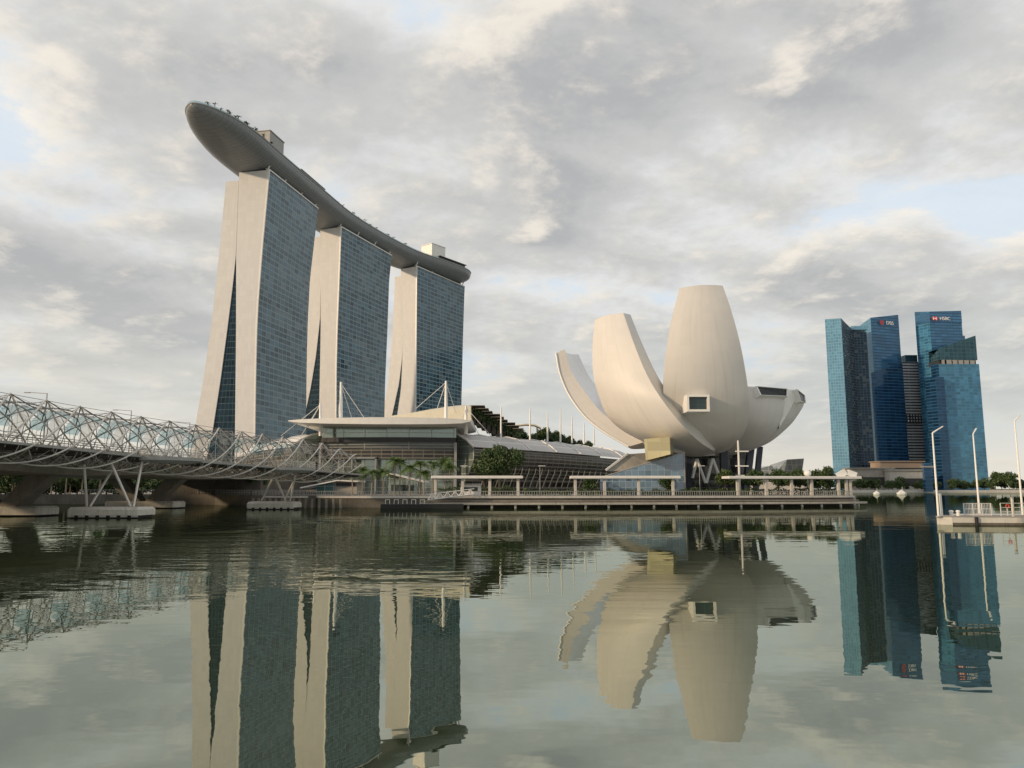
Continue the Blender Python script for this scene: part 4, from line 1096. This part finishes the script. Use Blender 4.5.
# ------------------------------------------------------------------ tube bridge
def helix_bridge():
    ax = catmull([V(-66.5, 62, 12.3), V(-66.5, 82, 12.1), V(-65, 99, 11.9), V(-61.3, 117, 11.35), V(-55.3, 135.5, 10.8), V(-47.8, 156, 10.3), V(-36.5, 178, 9.4)], 40)
    ln = [0.]
    for a, b in zip(ax, ax[1:]): ln.append(ln[-1] + (b - a).length)
    L = ln[-1]
    def fr(s):
        s = min(max(s, 0), L - 1e-4); lo = 0
        i = next(k for k in range(len(ln) - 1) if ln[k + 1] > s); u = (s - ln[i]) / (ln[i + 1] - ln[i]); c = ax[i].lerp(ax[i + 1], u)
        d = (ax[min(i + 6, len(ax) - 1)] - ax[max(i - 6, 0)]).normalized(); sd = d.cross(V(0, 0, 1)).normalized(); up = sd.cross(d); return c, d, sd, up
    t = thing('tube_bridge', 'steel double helix footbridge curving across the water', 'footbridge', (-61, 117, 0))
    def pos(s, th, r):
        c, d, sd, up = fr(s); return c + sd * (math.cos(th) * r) + up * (math.sin(th) * r)
    end = lambda s: 1.0 if s < L - 14 else lerp(1, .62, (s - (L - 14)) / 14)       # tube narrows at the landing
    PH = 3.0; RO, RI = 4.45, 3.6; pit = 37.0; NO, NI = 6, 5; pit2 = 31.0
    def outer(k, s): return pos(s, 2 * math.pi * ((s + PH) / pit + k / NO), RO * end(s))
    def inner(k, s): return pos(s, -2 * math.pi * (s / pit2 + k / NI) + .6, RI * end(s))
    st = .8; ss = [i * st for i in range(int(L / st) + 1)]
    for k in range(NO): MB().tube([outer(k, s) for s in ss], .125, 7).build('outer_strand', M['steel'], t, True, 80)
    for k in range(NI): MB().tube([inner(k, s) for s in ss], .10, 6).build('inner_strand', M['grey'], t, True, 80)
    # spoke rods joining the two spirals, one bundle per bay, with A-frame struts at each crest
    step = 2.2; on = [(outer(k, i * step), i * step) for i in range(int(L / step)) for k in range(NO)]; inn = [(inner(k, i * step + .7), i * step + .7) for i in range(int(L / step)) for k in range(NI)]
    bays = {}
    for p, s in on:
        c = [q for q in inn if abs(q[1] - s) < 5]
        c.sort(key=lambda q: (q[0] - p).length)
        b = bays.setdefault(int(s / 6.17), MB())
        for q, _ in c[0:4]: b.tube([p, q], .028, 4, False)
    for b in bays.values(): b.build('spoke_rods', M['steel'], t)
    crest = []
    for k in range(NO):
        n_ = 0
        while True:
            s = ((.25 - k / NO) + n_) * pit - PH
            if s > L - 4: break
            if s > 1: crest.append((s, k))
            n_ += 1
    for s, k in crest:
        m = MB(); p = outer(k, s); m.tube([p, pos(s + 2.6, R(35), RI * end(s))], .085, 6); m.tube([p, pos(s + 2.6, R(145), RI * end(s))], .085, 6)
        m.tube([p, pos(s - 3.0, R(70), RI * end(s))], .045, 5); m.tube([p, pos(s - 3.0, R(110), RI * end(s))], .045, 5)
        m.tube([p, pos(s + 6.1, R(90), RO * end(s + 6.1))], .035, 4); m.build('crest_frame', M['darksteel'], t)
    # deck, cross beams, railings
    m = MB(); m.loft([[fr(s)[0] + fr(s)[2] * a + V(0, 0, b) for a, b in ((-3.0, -1.95), (3.0, -1.95), (3.15, -2.3), (-3.15, -2.3))] for s in ss], caps=True); m.build('deck', M['darksteel'], t)
    m = MB(); m.loft([[fr(s)[0] + fr(s)[2] * a + V(0, 0, b) for a, b in ((3.16, -1.92), (3.30, -1.92), (3.30, -2.25), (3.16, -2.25))] for s in ss], caps=True); m.build('deck_edge', M['grey'], t)
    m = MB()
    for i in range(int(L / 2.7)):
        c, d, sd, up = fr(i * 2.7 + 1); m.bar(c + sd * -3 + V(0, 0, -2.5), c + sd * 3 + V(0, 0, -2.5), .18, .35)
        m.tube([c + sd * 3 + V(0, 0, -2.4), pos(i * 2.7 + 1, R(-90), RO * .96 * end(i * 2.7))], .07, 5); m.tube([c - sd * 3 + V(0, 0, -2.4), pos(i * 2.7 + 1, R(-90), RO * .96 * end(i * 2.7))], .07, 5)
        m.tube([c + sd * 3 + V(0, 0, -2.4), pos(i * 2.7 + 3.7, R(-90), RO * .96 * end(i * 2.7))], .05, 5)
    m.build('underdeck_truss', M['darksteel'], t)
    for sg in (-1, 1):
        m = MB(); m.tube([fr(s)[0] + fr(s)[2] * (2.9 * sg) + V(0, 0, -.75) for s in ss], .05, 5)
        for h in (-1.1, -1.45): m.tube([fr(s)[0] + fr(s)[2] * (2.9 * sg) + V(0, 0, h) for s in ss], .022, 4)
        for i in range(int(L / 1.9)):
            c, d, sd, up = fr(i * 1.9); p = c + sd * (2.9 * sg); m.bar(p + V(0, 0, -1.95), p + V(0, 0, -.72), .06)
        m.build('railing', M['grey'], t)
    # canopy: tinted glass and pale perforated panels, bay by bay
    bay = 6.17; n = int((L - 14) / bay)
    for i in range(n):
        s0 = i * bay + .3; s1 = s0 + bay - .6
        for mt, a0, a1, nm, q0, q1 in ((M['canopy'], 40, 168, 'canopy_glass', s0 + .2, s0 + (s1 - s0) * .55), (M['mesh'], 25, 190, 'mesh_panel', s0 + (s1 - s0) * .57, s1)):
            m = MB(); m.loft([[pos(lerp(q0, q1, u / 3), R(lerp(a0, a1, k / 6)), 3.15) for k in range(7)] for u in range(4)], closed=False); m.build(nm, mt, t, True)
    for i in range(int(L / 3.08)):
        s = i * 3.08; m = MB(); m.tube([pos(s, R(a), 3.3 * end(s)) for a in range(-35, 216, 10)], .055, 5); m.build('hoop', M['darksteel'], t, True)
    # viewing platforms
    for s, w_, l_ in ((next(l for l, p in zip(ln, ax) if p.y > 126), 4.4, 6.2), (next(l for l, p in zip(ln, ax) if p.y > 157), 4.2, 5.6)):
        c, d, sd, up = fr(s); d = V(d.x, d.y, 0).normalized(); ring = []
        for k in range(21):
            a = -math.pi / 2 + math.pi * k / 20; ring.append(c + sd * (3.0 + w_ * math.cos(a)) + d * (l_ * math.sin(a)) + V(0, 0, -1.9))
        m = MB(); lo = [p + V(0, 0, -.55) for p in ring]; inr = [p.lerp(c + V(0, 0, -2.2), .25) + V(0, 0, -.5) for p in lo]
        m.loft([ring, lo, inr], closed=False); m.face(ring); m.face(inr[::-1]); o = m.build('viewing_platform', M['grey'], t)
        m = MB(); m.tube([p + V(0, 0, 1.15) for p in ring], .05, 5)
        for p in ring[::2]: m.bar(p, p + V(0, 0, 1.15), .06)
        m.build('railing', M['steel'], o)
        m = MB(); m.loft([[p + V(0, 0, .15) for p in ring], [p + V(0, 0, 1.0) for p in ring]], closed=False); m.build('glass_panel', M['mesh'], o)
    # piers: V legs on concrete caps
    def pier(Y, pxs, legs, cap):
        a, b = at(pxs[0], 500, Y), at(pxs[1], 500, Y); cx = (a.x + b.x) / 2; w = b.x - a.x
        p = MB()
        for (f, tp) in legs:
            q0 = at(*f); q1 = at(*tp); q0.z = 1.55; p.tube([q0, q1], [.17, .21], 8)
        o = p.build('pier_legs', M['steel'], t, True)
        c = MB(); c.rbox((cx, Y + 2.2, .98), (w, 5.2, 1.15), 0, .35); c.build('pile_cap', M['cap'], o)
        c = MB(); c.box((cx, Y + 2.2, .1), (w - .9, 4.4, .62)); c.build('cap_skirt', M['rubber'], o)
        k = 0; c = MB()
        while k < 7: c.box((cx - w / 2 + (k + .5) * w / 7, Y - .32, .32), (w / 7 * .62, .1, .34)); k += 1
        c.build('cap_fenders', M['conc'], o)
    pier(112, (68, 142), [((131, 505, 113), (111, 463, 115)), ((133.5, 505, 113), (142, 462, 120)), ((87, 505, 115), (84, 464, 112)), ((90, 505, 115), (114, 467, 120))], 1)
    pier(158.7, (247, 296), [((261, 501, 160), (274, 476, 155)), ((286, 501, 160), (275, 476, 155)), ((290, 501, 160), (295, 475, 158)), ((284, 501, 163), (297, 475, 160))], 1)


helix_bridge()


# ------------------------------------------------------------------ road bridge
def road_bridge():
    t = thing('road_bridge', 'concrete road bridge on V shaped piers behind the footbridge', 'road bridge', (-80, 150, 0))
    x0, x1, ya, yb = -93.5, -66.8, 20, 212
    m = MB(); rings = []
    for i in range(25):
        y = lerp(ya, yb, i / 24); z = 6.5 + .5 * math.cos((y - 122) / 48 * 2 * math.pi) * -.5; top = 10.0
        rings.append([(x1, y, top), (x1, y, top - 1.1), (x1 - 1.5, y, z), (x0 + 1.5, y, z), (x0, y, top - 1.1), (x0, y, top)])
    m.loft(rings, caps=True); m.build('girder', M['concdark'], t)
    m = MB(); m.face([(x0 + .5, ya, 10.03), (x1 - .5, ya, 10.03), (x1 - .5, yb + 200, 10.03), (x0 + .5, yb + 200, 10.03)]); m.build('carriageway', M['paving'], t)
    for x in (x0, x1):
        m = MB(); m.bar((x, ya, 10.2), (x, yb, 10.2), .35, .5)
        for k in range(48): m.bar((x, ya + k * 4, 10.4), (x, ya + k * 4, 11.2), .1)
        m.bar((x, ya, 11.2), (x, yb, 11.2), .1); m.build('parapet', M['conc'], t)
    for y in (74, 122, 170):
        m = MB()
        for sx in (1, -1):
            b = V(-80 + sx * 1.6, y, 1.2); tp = V(-80 + sx * 8.0, y, 8.0)
            w = V(1.35, 0, 0); dd = V(0, 1.7, 0)
            m.loft([[b - w - dd, b + w - dd, b + w + dd, b - w + dd], [tp - w * 1.5 - dd, tp + w * 1.5 - dd, tp + w * 1.5 + dd, tp - w * 1.5 + dd]], caps=True)
        o = m.build('pier', M['concdark'], t)
        c = MB(); c.rbox((-80, y, .85), (15.0, 6.0, 1.3), 0, .3); c.build('pile_cap', M['cap'], o)
        c = MB(); c.box((-80, y, .05), (14.0, 5.2, .5)); c.build('cap_skirt', M['rubber'], o)
    m = MB(); m.prism([(x0, 208), (x1, 206), (x1, 420), (x0, 420)], -1, 9.96); m.build('abutment', M['quay'], t)  # quay material carries the shade below the deck in its colour
    for px in (125, 150, 178, 205, 222):
        p = at(px, 490, 207)
    return t


road_bridge()
LS = None
for i, y in enumerate((111, 136, 161, 186)):
    if LS is None:
        t = LS = thing('street_lamp', '', 'street lamp', (0, 0, 0), 'lamps on the road bridge')
        MB().tube([(0, 0, 0), (0, 0, 7.9)], [.11, .07], 6).build('post', M['grey'], t); MB().bar((0, 0, 7.85), (-2.9, 0, 8.05), .09).build('arm', M['grey'], t); MB().box((-2.9, 0, 8.0), (.8, .3, .12)).build('lamp_head', M['grey'], t)
    else: t = copy_tree(LS)
    t.location = (-67.6, y, 10.05)
    t['label'] = ('thin road lamp with a long arm, nearest the left edge above the footbridge', 'second road lamp from the left above the footbridge', 'third road lamp from the left above the footbridge', 'road lamp nearest the hotel towers above the footbridge')[i]


# ------------------------------------------------------------------ crystal pavilion on the water
t = thing('crystal_pavilion', 'faceted grey glass crystal pavilion right of the museum', 'pavilion', at(785, 480, 300))
c1 = [at(757, 477, 300), at(757, 469, 300), at(800.5, 476, 296), at(760, 477, 296)]
a_, b_, c_, d_, e_ = at(773, 476, 296), at(787, 459.5, 298), at(804, 458.5, 300), at(801.5, 477, 298), at(783, 477, 296)
f_, g_ = at(770, 465, 312), at(800, 458.5, 314)
def tri(pts, mt, nm): MB().face(pts).build(nm, mt, t)
tri([e_, d_, c_, b_], M['crystaldark'], 'end_facet')
tri([a_, e_, b_], M['crystal'], 'front_facet')
tri([a_, b_, f_], M['crystal'], 'roof_facet')
tri([b_, c_, g_, f_], M['crystaldark'], 'top_facet')
tri([d_, V(d_.x, 314, d_.z), g_, c_], M['crystaldark'], 'side_facet')
tri([f_, g_, V(g_.x, g_.y, ZP), V(f_.x, f_.y, ZP)], M['crystal'], 'rear_facet')
w1, w2, w3, w4 = at(752, 477, 299), at(752, 470, 300), at(772, 465.5, 300), at(779, 477, 297)
tri([w1, w4, w3, w2], M['crystal'], 'low_wing'); tri([w2, w3, w3 + V(0, 12, 0), w2 + V(0, 12, 0)], M['crystal'], 'low_wing_roof')
m = MB(); pq = [at(748, 480, 296), at(808, 480, 296)]
m.prism([(pq[0].x, 294), (pq[1].x, 294), (pq[1].x, 318), (pq[0].x, 318)], 0, at(780, 477, 296).z - .02); m.build('platform', M['pale'], t)


# ------------------------------------------------------------------ office towers across the bay
def tower_from(px_tops, Y_list, z0, mats, t, name='facade', roofmat=None):
    """polygonal tower: corner sight lines at their depths give the plan; heights from the photo"""
    pts = [at(px, py, Y) for (px, py), Y in zip(px_tops, Y_list)]
    return pts


def block(label, corners, mats, z0=2.4, name='office_tower', t=None, part='facade'):
    """corners: (px, py_top, Y), front corners left to right; the back is closed behind; mats per front face"""
    P = [at(*c) for c in corners]
    if t is None:
        t = thing(name, label, 'office tower', (P[0].x, P[0].y, z0), 'glass towers across the bay')
    off = max(p.y for p in P) + 22
    back = [V(P[-1].x * .995, off, P[-1].z), V(P[0].x * off / P[0].y + 1.5, off, P[0].z)]
    loop = P + back
    for i in range(len(P) - 1):
        a, b = P[i], P[i + 1]
        MB().face([(a.x, a.y, z0), (b.x, b.y, z0), b, a]).build(part, mats[i], t)
    m = MB()
    for i in range(len(P) - 1, len(loop)):
        a, b = loop[i], loop[(i + 1) % len(loop)]; m.face([(a.x, a.y, z0), (b.x, b.y, z0), b, a])
    m.build('rear_walls', mats[-1], t)
    m = MB(); m.face(loop); m.build('roof', M['bl_crown'], t)
    return t, P


# A: twin residential slab
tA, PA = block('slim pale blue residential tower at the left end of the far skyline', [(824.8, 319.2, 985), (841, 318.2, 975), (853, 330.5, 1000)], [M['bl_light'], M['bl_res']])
tA2, _ = block('dark balconied residential tower tucked behind the slim pale blue one', [(848, 331, 1004), (866.5, 331.5, 1000)], [M['bl_res']])
m = MB(); a, b = at(851.5, 330, 1000.5), at(868, 330.5, 998)
m.prism([(a.x, a.y - 1), (b.x, b.y - 1), (b.x, b.y + 20), (a.x, a.y + 20)], a.z, a.z + 5); m.build('roof_frame', M['bl_light'], tA2)
# B: bank tower with red emblem
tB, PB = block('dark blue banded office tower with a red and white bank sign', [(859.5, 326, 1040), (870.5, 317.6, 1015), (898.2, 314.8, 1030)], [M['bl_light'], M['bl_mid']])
m = MB(); q = [at(871.0, 372, 1013.5), at(898.9, 363, 1028.6)]
a0, b0 = at(870.7, 373, 1014), at(902, 363.5, 1029)
m.face([(a0.x, a0.y - 1.0, 2.4), (b0.x, b0.y - 1.0, 2.4), (b0.x, b0.y - 1.0, b0.z), (a0.x, a0.y - 1.0, a0.z)]); m.face([(a0.x, a0.y - 1.0, a0.z), (b0.x, b0.y - 1.0, b0.z), (b0.x, b0.y + 2, b0.z), (a0.x, a0.y + 2, a0.z)]); m.build('facade_reflection', M['bl_dark'], tB)  # reflection on the tower front put in as a darker sheet with sloping top


def sign(t, px, py, Y, txt, size, tilt, emblem):
    p = at(px, py, Y); s = bpy.data.objects.new('sign', None); COL.objects.link(s); s.parent = t; s.location = p - t.location
    s.rotation_euler = (R(90), 0, tilt)
    fc = bpy.data.curves.new('lettering', 'FONT'); fc.body = txt; fc.size = size; fc.extrude = .15; fc.align_y = 'CENTER'
    tmp = bpy.data.objects.new('lettering_curve', fc); COL.objects.link(tmp)
    dg = bpy.context.evaluated_depsgraph_get(); me = bpy.data.meshes.new_from_object(tmp.evaluated_get(dg)); bpy.data.objects.remove(tmp)
    me.materials.clear(); me.materials.append(M['signwhite']); o = bpy.data.objects.new('lettering', me); COL.objects.link(o); o.parent = s; o.location = (size * 1.1, 0, 0)
    h = size * .42
    def emb(quads, mt, nm):
        mm = MB()
        for qd in quads:
            f0 = [V(x * h, y * h, .2) for x, y in qd]; mm.face(f0)
        me2 = mm.build(nm, mt); me2.parent = s
    for qd, mt, nm in emblem: emb(qd, mt, nm)
    return s


def arc(r0, r1, a0, a1, n=6):
    pts = [(r1 * math.cos(R(lerp(a0, a1, k / n))), r1 * math.sin(R(lerp(a0, a1, k / n)))) for k in range(n + 1)]
    return pts + [(r0 * math.cos(R(lerp(a1, a0, k / n))), r0 * math.sin(R(lerp(a1, a0, k / n)))) for k in range(n + 1)]


rz = math.atan2(PB[2].y - PB[1].y, PB[2].x - PB[1].x)
sign(tB, 881.8, 322.5, 1018, 'DBS', 7.0, rz, [([[(-.25, -1.1), (.25, -1.1), (.12, -.1), (.12, .1), (.25, 1.1), (-.25, 1.1), (-.12, .1), (-.12, -.1)]], M['red'], 'emblem'),
     ([arc(.55, 1.15, -60, 60), arc(.55, 1.15, 120, 240)], M['red'], 'emblem_wings')])
# C: grey banded tower
tC, PC = block('slim grey banded tower squeezed between two blue office towers', [(899.5, 362, 1064), (918.6, 361.8, 1066)], [M['grband']])
a, b = at(905.5, 361.5, 1068), at(917.6, 361.5, 1068)
MB().prism([(a.x, a.y), (b.x, b.y), (b.x, b.y + 14), (a.x, a.y + 14)], a.z - 1, at(911, 355, 1068).z).build('crown', M['bl_crown'], tC)
a, b = at(907.5, 423, 1060.5), at(921, 415, 1064.6)
m = MB(); m.prism([(a.x, a.y), (b.x + .4, b.y), (b.x + .4, b.y + 3), (a.x, a.y + 3)], a.z, b.z); o = m.build('refuge_floor', M['dark'], tC)
m = MB()
for k in range(5): m.box((lerp(a.x, b.x, (k + .3) / 5), a.y + 1.2 - 2 + k * .7, (a.z + b.z) / 2), (1.4, 1.4, b.z - a.z))
m.build('refuge_columns', M['grband'], o)
# D: tall tower with hexagon sign
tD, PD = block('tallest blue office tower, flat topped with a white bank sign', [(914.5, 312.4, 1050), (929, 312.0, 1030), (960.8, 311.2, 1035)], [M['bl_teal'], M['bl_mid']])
m = MB(); a, b = at(958.5, 335, 1037), at(964.8, 335, 1042); m.prism([(a.x, a.y), (b.x, b.y), (b.x, b.y + 30), (a.x, a.y + 30)], 2.4, a.z); m.build('side_wing', M['bl_mid'], tD)
m = MB(); a, b = at(915.2, 323.5, 1047), at(961.2, 323.5, 1034)
m = MB()
for (c0, c1) in ((PD[0], PD[1]), (PD[1], PD[2])):
    z = at(915, 324, 1040).z
    m.face([(c0.x, c0.y - .8, z), (c1.x, c1.y - .8, z), (c1.x, c1.y - .8, c1.z + .5), (c0.x, c0.y - .8, c0.z + .5)])
m.build('crown_band', M['bl_mid'], tD)
sign(tD, 934.8, 318.4, 1028, 'HSBC', 6.4, math.atan2(PD[2].y - PD[1].y, PD[2].x - PD[1].x),
     [([[(-2, 0), (-1, .95), (-1, -.95)], [(2, 0), (1, -.95), (1, .95)], [(-1, .95), (1, .95), (0, 0)], [(-1, -.95), (0, 0), (1, -.95)]], M['red'], 'emblem'),
      ([[(-1, -.95), (-1, .95), (0, 0)], [(1, -.95), (0, 0), (1, .95)]], M['signwhite'], 'emblem_field')])
# E: slanted crown tower
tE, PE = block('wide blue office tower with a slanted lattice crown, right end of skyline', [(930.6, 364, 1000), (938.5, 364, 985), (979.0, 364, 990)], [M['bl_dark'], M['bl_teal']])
pts = [at(938.0, 349, 988), at(974.6, 335.5, 992)]; lo = [at(938.0, 360, 988), at(977.0, 360, 992)]
m = MB(); lo = [V(pts[0].x, 987, lo[0].z), V(PE[2].x - .3, 992, lo[1].z)]; pts = [V(pts[0].x, 987, pts[0].z), V(PE[2].x - .3, 992, pts[1].z)]
bk = V(0, 24, 0); lf = [at(930.8, 362, 1002), at(930.8, 360, 1002)]
m.face([lo[0], lo[1], pts[1], pts[0]]); m.face([lo[1], lo[1] + bk, pts[1] + bk, pts[1]]); m.face([pts[0], pts[1], pts[1] + bk, pts[0] + bk]); m.face([lo[1] + bk, lo[0] + bk, pts[0] + bk, pts[1] + bk])
q = at(930.8, 358, 1004); m.face([V(q.x, 1004, lo[0].z), lo[0], pts[0], V(q.x, 1004, q.z)]); m.build('crown', M['bl_crown'], tE)
m = MB(); m.prism([(q.x + 1, 1002), (lo[0].x + 1, 989), (lo[1].x - 1, 994), (lo[1].x - 1, 1012), (q.x + 1, 1012)], PE[1].z + .02, lo[0].z - .02); m.build('open_storey', M['dark'], tE)
m = MB()
for k in range(6):
    u = (k + .6) / 6.6; p = V(lerp(lo[0].x, lo[1].x, u), lerp(986.5, 991.5, u), 0); m.box((p.x, p.y, (PE[1].z + lo[0].z) / 2), (6.0 if k else 3, 1.6, lo[0].z - PE[1].z - .1))
m.build('storey_panels', M['grey'], tE)
tF, PF = block('lower dark blue block leaning against the slanted crown tower', [(924.6, 377, 992), (935.5, 377, 976), (944, 377, 978)], [M['bl_dark'], M['bl_dark']])
# podiums
def podium(label, px0, px1, py, Y, d, mt, bands=2):
    a, b = at(px0, py, Y), at(px1, py, Y); t = thing('podium', label, 'podium building', ((a.x + b.x) / 2, Y, 2.4), 'podium buildings on the far shore')
    m = MB(); m.prism([(a.x, Y), (b.x, Y), (b.x, Y + d), (a.x, Y + d)], 2.4, a.z); m.build('wall', mt, t)
    m = MB(); m.box(((a.x + b.x) / 2, Y + d / 2 - 1, a.z + .5), (b.x - a.x + 3, d + 3, 1.0)); m.build('roof', mt, t)
    for k in range(bands):
        z = lerp(2.4, a.z, (k + .45) / (bands + .1)); m = MB(); m.box(((a.x + b.x) / 2 + 2, Y - .15, z), ((b.x - a.x) * .84, .5, (a.z - 2.4) / (bands * 2.6))); m.build('window_band', M['dark'], t)


podium('brown banded podium block below the grey and red signed towers', 880, 923, 461.8, 930, 26, M['brownpod'])
podium('low pale waterfront podium below the dark balconied tower', 852, 893, 468.6, 905, 24, M['conc'], 1)
podium('low pale terrace building right of the brown podium', 890, 926, 470.5, 890, 14, M['pale'], 1)
t = thing('pier_pylon', 'dark blue pylon at the water edge before the far towers', 'pylon', at(928, 488, 800))
a, b = at(925, 489, 812), at(931, 463, 812)
m = MB(); m.rbox(((a.x + b.x) / 2, 813, (b.z + 1) / 2), (b.x - a.x, 5, b.z - 1), 0, .5); m.build('shaft', M['bl_dark'], t)
m = MB(); m.box(((a.x + b.x) / 2, 812, b.z - 4), (11, 6, 1.5)); m.build('platform', M['grey'], t)

# white buoys on the bay
for px, py, w_, hh, lb in ((876.5, 492.5, 4.6, 2.6, 'left small white boat on the bay before the far podiums'), (901.5, 493.2, 7.0, 3.4, 'right white pointed float on the bay before the far podiums')):
    Y = 560; p = at(px, py, Y); t = thing('float', lb, 'boat', (p.x, Y, 0))
    m = MB(); m.loft([[(p.x + sx * w_ / 2 * k, Y + sy * 1.3 * k, z) for sx, sy in ((-1, -.5), (-.5, -1), (.5, -1), (1, -.5), (1, .5), (.5, 1), (-.5, 1), (-1, .5))] for z, k in ((-.2, .8), (.9, 1), (1.2, .9))], caps=True); m.build('hull', M['white'], t)
    m = MB(); m.loft([[(p.x + sx * w_ * .36 * k, Y + sy * k, z) for sx, sy in ((-1, -1), (1, -1), (1, 1), (-1, 1))] for z, k in ((1.2, 1), (hh * .7, .55), (hh, .12))], caps=True); m.build('cabin', M['white'], t)
    MB().tube([(p.x + w_ * .1, Y, hh * .8), (p.x + w_ * .1, Y, hh + 2.2)], .09, 5).build('mast', M['white'], t)


# ------------------------------------------------------------------ floating jetty at right
def jetty():
    J0 = at(938.5, 524, 91.5)
    yb = 91.5; x0 = at(939, 524, yb).x; x1 = x0 + 17
    t = thing('jetty', 'cream concrete floating jetty with black fenders at the right', 'jetty', (x0 + 6, yb, 0))
    m = MB(); prof = [(x0 + 2.7, yb + 4.5), (x0 + .15, yb + .7), (x0 + 1.6, yb), (x1, yb - 2.2), (x1, yb + 4.5)]
    m.prism(prof, -.2, .86); m.build('float_body', M['pale'], t)
    m = MB(); top = [(p[0] + (.08 if i in (0, 1) else 0), p[1] + .06) for i, p in enumerate(prof)]; m.prism(top, .864, .98); m.build('deck', M['paving'], t)
    for u in (.165, .53):
        x = lerp(x0 + 1.6, x1, u); y = yb - 2.2 * u - .14
        m = MB(); m.rbox((x, y, .42), (.34, .34, 1.05), 0, .08); m.build('fender', M['rubber'], t)
    m = MB(); a = V(x0 + 1.6, yb - .01, .22); b = V(x1, yb - 2.21, .22); m.bar(a + V(0, -.03, -.12), b + V(0, -.03, -.12), .06, .30); m.build('waterline_stain', M['quay'], t)
    m = MB(); m.bar(V(x0 + 8.4, yb - 1.7, .62), V(x1 + 4, yb - 3.3, .62), .5, .5); m.build('service_ledge', M['grey'], t)
    # mesh fence
    f = thing('fence', 'low grey mesh fence on the floating jetty', 'fence', (x0 + 7, yb + 2.6, .98)); m = MB()
    fx0, fx1 = at(964, 510, yb + 2.6).x, at(991, 510, yb + 2.6).x
    for h in (.15, .8, 1.45): m.tube([(fx0, yb + 2.6, .98 + h), (fx1, yb + 2.6, .98 + h)], .035, 5)
    m.build('rails', M['whitemetal'], f); m = MB()
    n = 18
    for k in range(n + 1): x = lerp(fx0, fx1, k / n); m.bar((x, yb + 2.6, .98), (x, yb + 2.6, 2.45), .09 if k in (0, n, 6, 12) else .035)
    m.build('bars', M['whitemetal'], f)['kind'] = 'stuff'
    f2 = thing('fence', 'longer handrail fence at the right edge of the floating jetty', 'fence', (fx1 + 2, yb + 1.2, .98)); m = MB()
    for h in (.5, 1.0, 1.5): m.tube([(fx1 + .3, yb + 1.2, .98 + h), (x1, yb + 1.2, .98 + h)], .03, 5)
    m.build('rails', M['whitemetal'], f2)
    for k in range(4):
        x = lerp(fx1 + .3, x1, k / 3); MB().bar((x, yb + 1.2, .98), (x, yb + 1.2, 2.5), .07).build('post', M['whitemetal'], f2)
    p = at(1012.5, 512, yb - .3)
    mp = thing('mooring_post', 'pale square mooring post at the front of the jetty', 'post', (p.x, yb - .4, .98))
    MB().rbox((p.x, yb - .4, 1.9), (.24, .24, 2.4), 0, .04).build('shaft', M['pale'], mp); MB().rbox((p.x, yb - .4, 3.15), (.32, .32, .14), 0, .04).build('cap', M['grey'], mp)
    for px, lb in ((951.5, 'left white bollard on the jetty'), (958.2, 'right white bollard on the jetty')):
        q = at(px, 515, yb + 1.6); c = thing('bollard', lb, 'bollard', (q.x, yb + 1.6, .98), 'bollards on the jetty')
        MB().tube([(q.x, yb + 1.6, .98), (q.x, yb + 1.6, 1.45)], .2, 10).build('drum', M['white'], c, True); MB().sphere((q.x, yb + 1.6, 1.5), .27, .27, .17, 10, 6).build('cap', M['white'], c, True, 80)
    # mooring pile pair at the tip
    q = at(941.5, 515, yb + .9); c = thing('mooring_pile', 'short white pile beside the lamp post at the jetty tip', 'pile', (q.x, yb + .9, 0))
    MB().tube([(q.x + .05, yb + .9, .3), (q.x, yb + .9, at(940, 493.5, yb).z)], .15, 8).build('shaft', M['white'], c, True)
    q = at(1007.5, 513, yb + 2.4); c = thing('life_buoy', 'red life buoy on its stand by the jetty handrail', 'life buoy', (q.x, yb + 2.4, .98))
    MB().bar((q.x, yb + 2.4, .98), (q.x, yb + 2.4, 2.0), .08).build('stand', M['whitemetal'], c)
    MB().tube([V(q.x, yb + 2.3, 2.1) + V(.2 * math.cos(a), 0, .2 * math.sin(a)) for a in [2 * math.pi * k / 14 for k in range(15)]], .06, 6).build('ring', M['red'], c, True)
    # lamp posts
    for (pb, pt, hd, Y, lb) in ((938.6, (935, 433), (942, 428.5), 92.0, 'white jetty lamp post at the tip of the jetty, left of three'), (979.8, (974.6, 434), (976, 431.5), 101, 'white jetty lamp post behind the mesh fence, middle of three'),
                             (1023, (1017.2, 421), (1020, 418), 96, 'white jetty lamp post at the right edge of the picture')):
        a = at(pb, 517, Y); a.z = .9; b = at(*pt, Y); h = at(*hd, Y); b = V(a.x, Y, b.z); h = V(a.x + (h.x - at(*pt, Y).x) , Y, h.z)
        l = thing('jetty_lamp', lb, 'lamp post', a, 'lamp posts on the jetty')
        MB().tube([a, a.lerp(b, .5), b], [.13, .11, .08], 10).build('post', M['white'], l, True)
        MB().tube([b, h], [.10, .07], 8).build('arm', M['white'], l, True)
        dd = (h - b).normalized(); MB().bar(h, h + dd * .5, .22, .1).build('lamp_head', M['whitemetal'], l)
        MB().tube([a - V(0, 0, .02), a + V(0, 0, .12)], .3, 10).build('base_plate', M['grey'], l)
    # hull of the float below the second lamp: rear walkway that carries it
    m = MB(); m.prism([(x0 + 4.2, yb + 4.52), (x1, yb + 4.52), (x1, yb + 12), (x0 + 8.5, yb + 12)], -.2, .9); m.build('rear_walkway', M['pale'], t)


jetty()
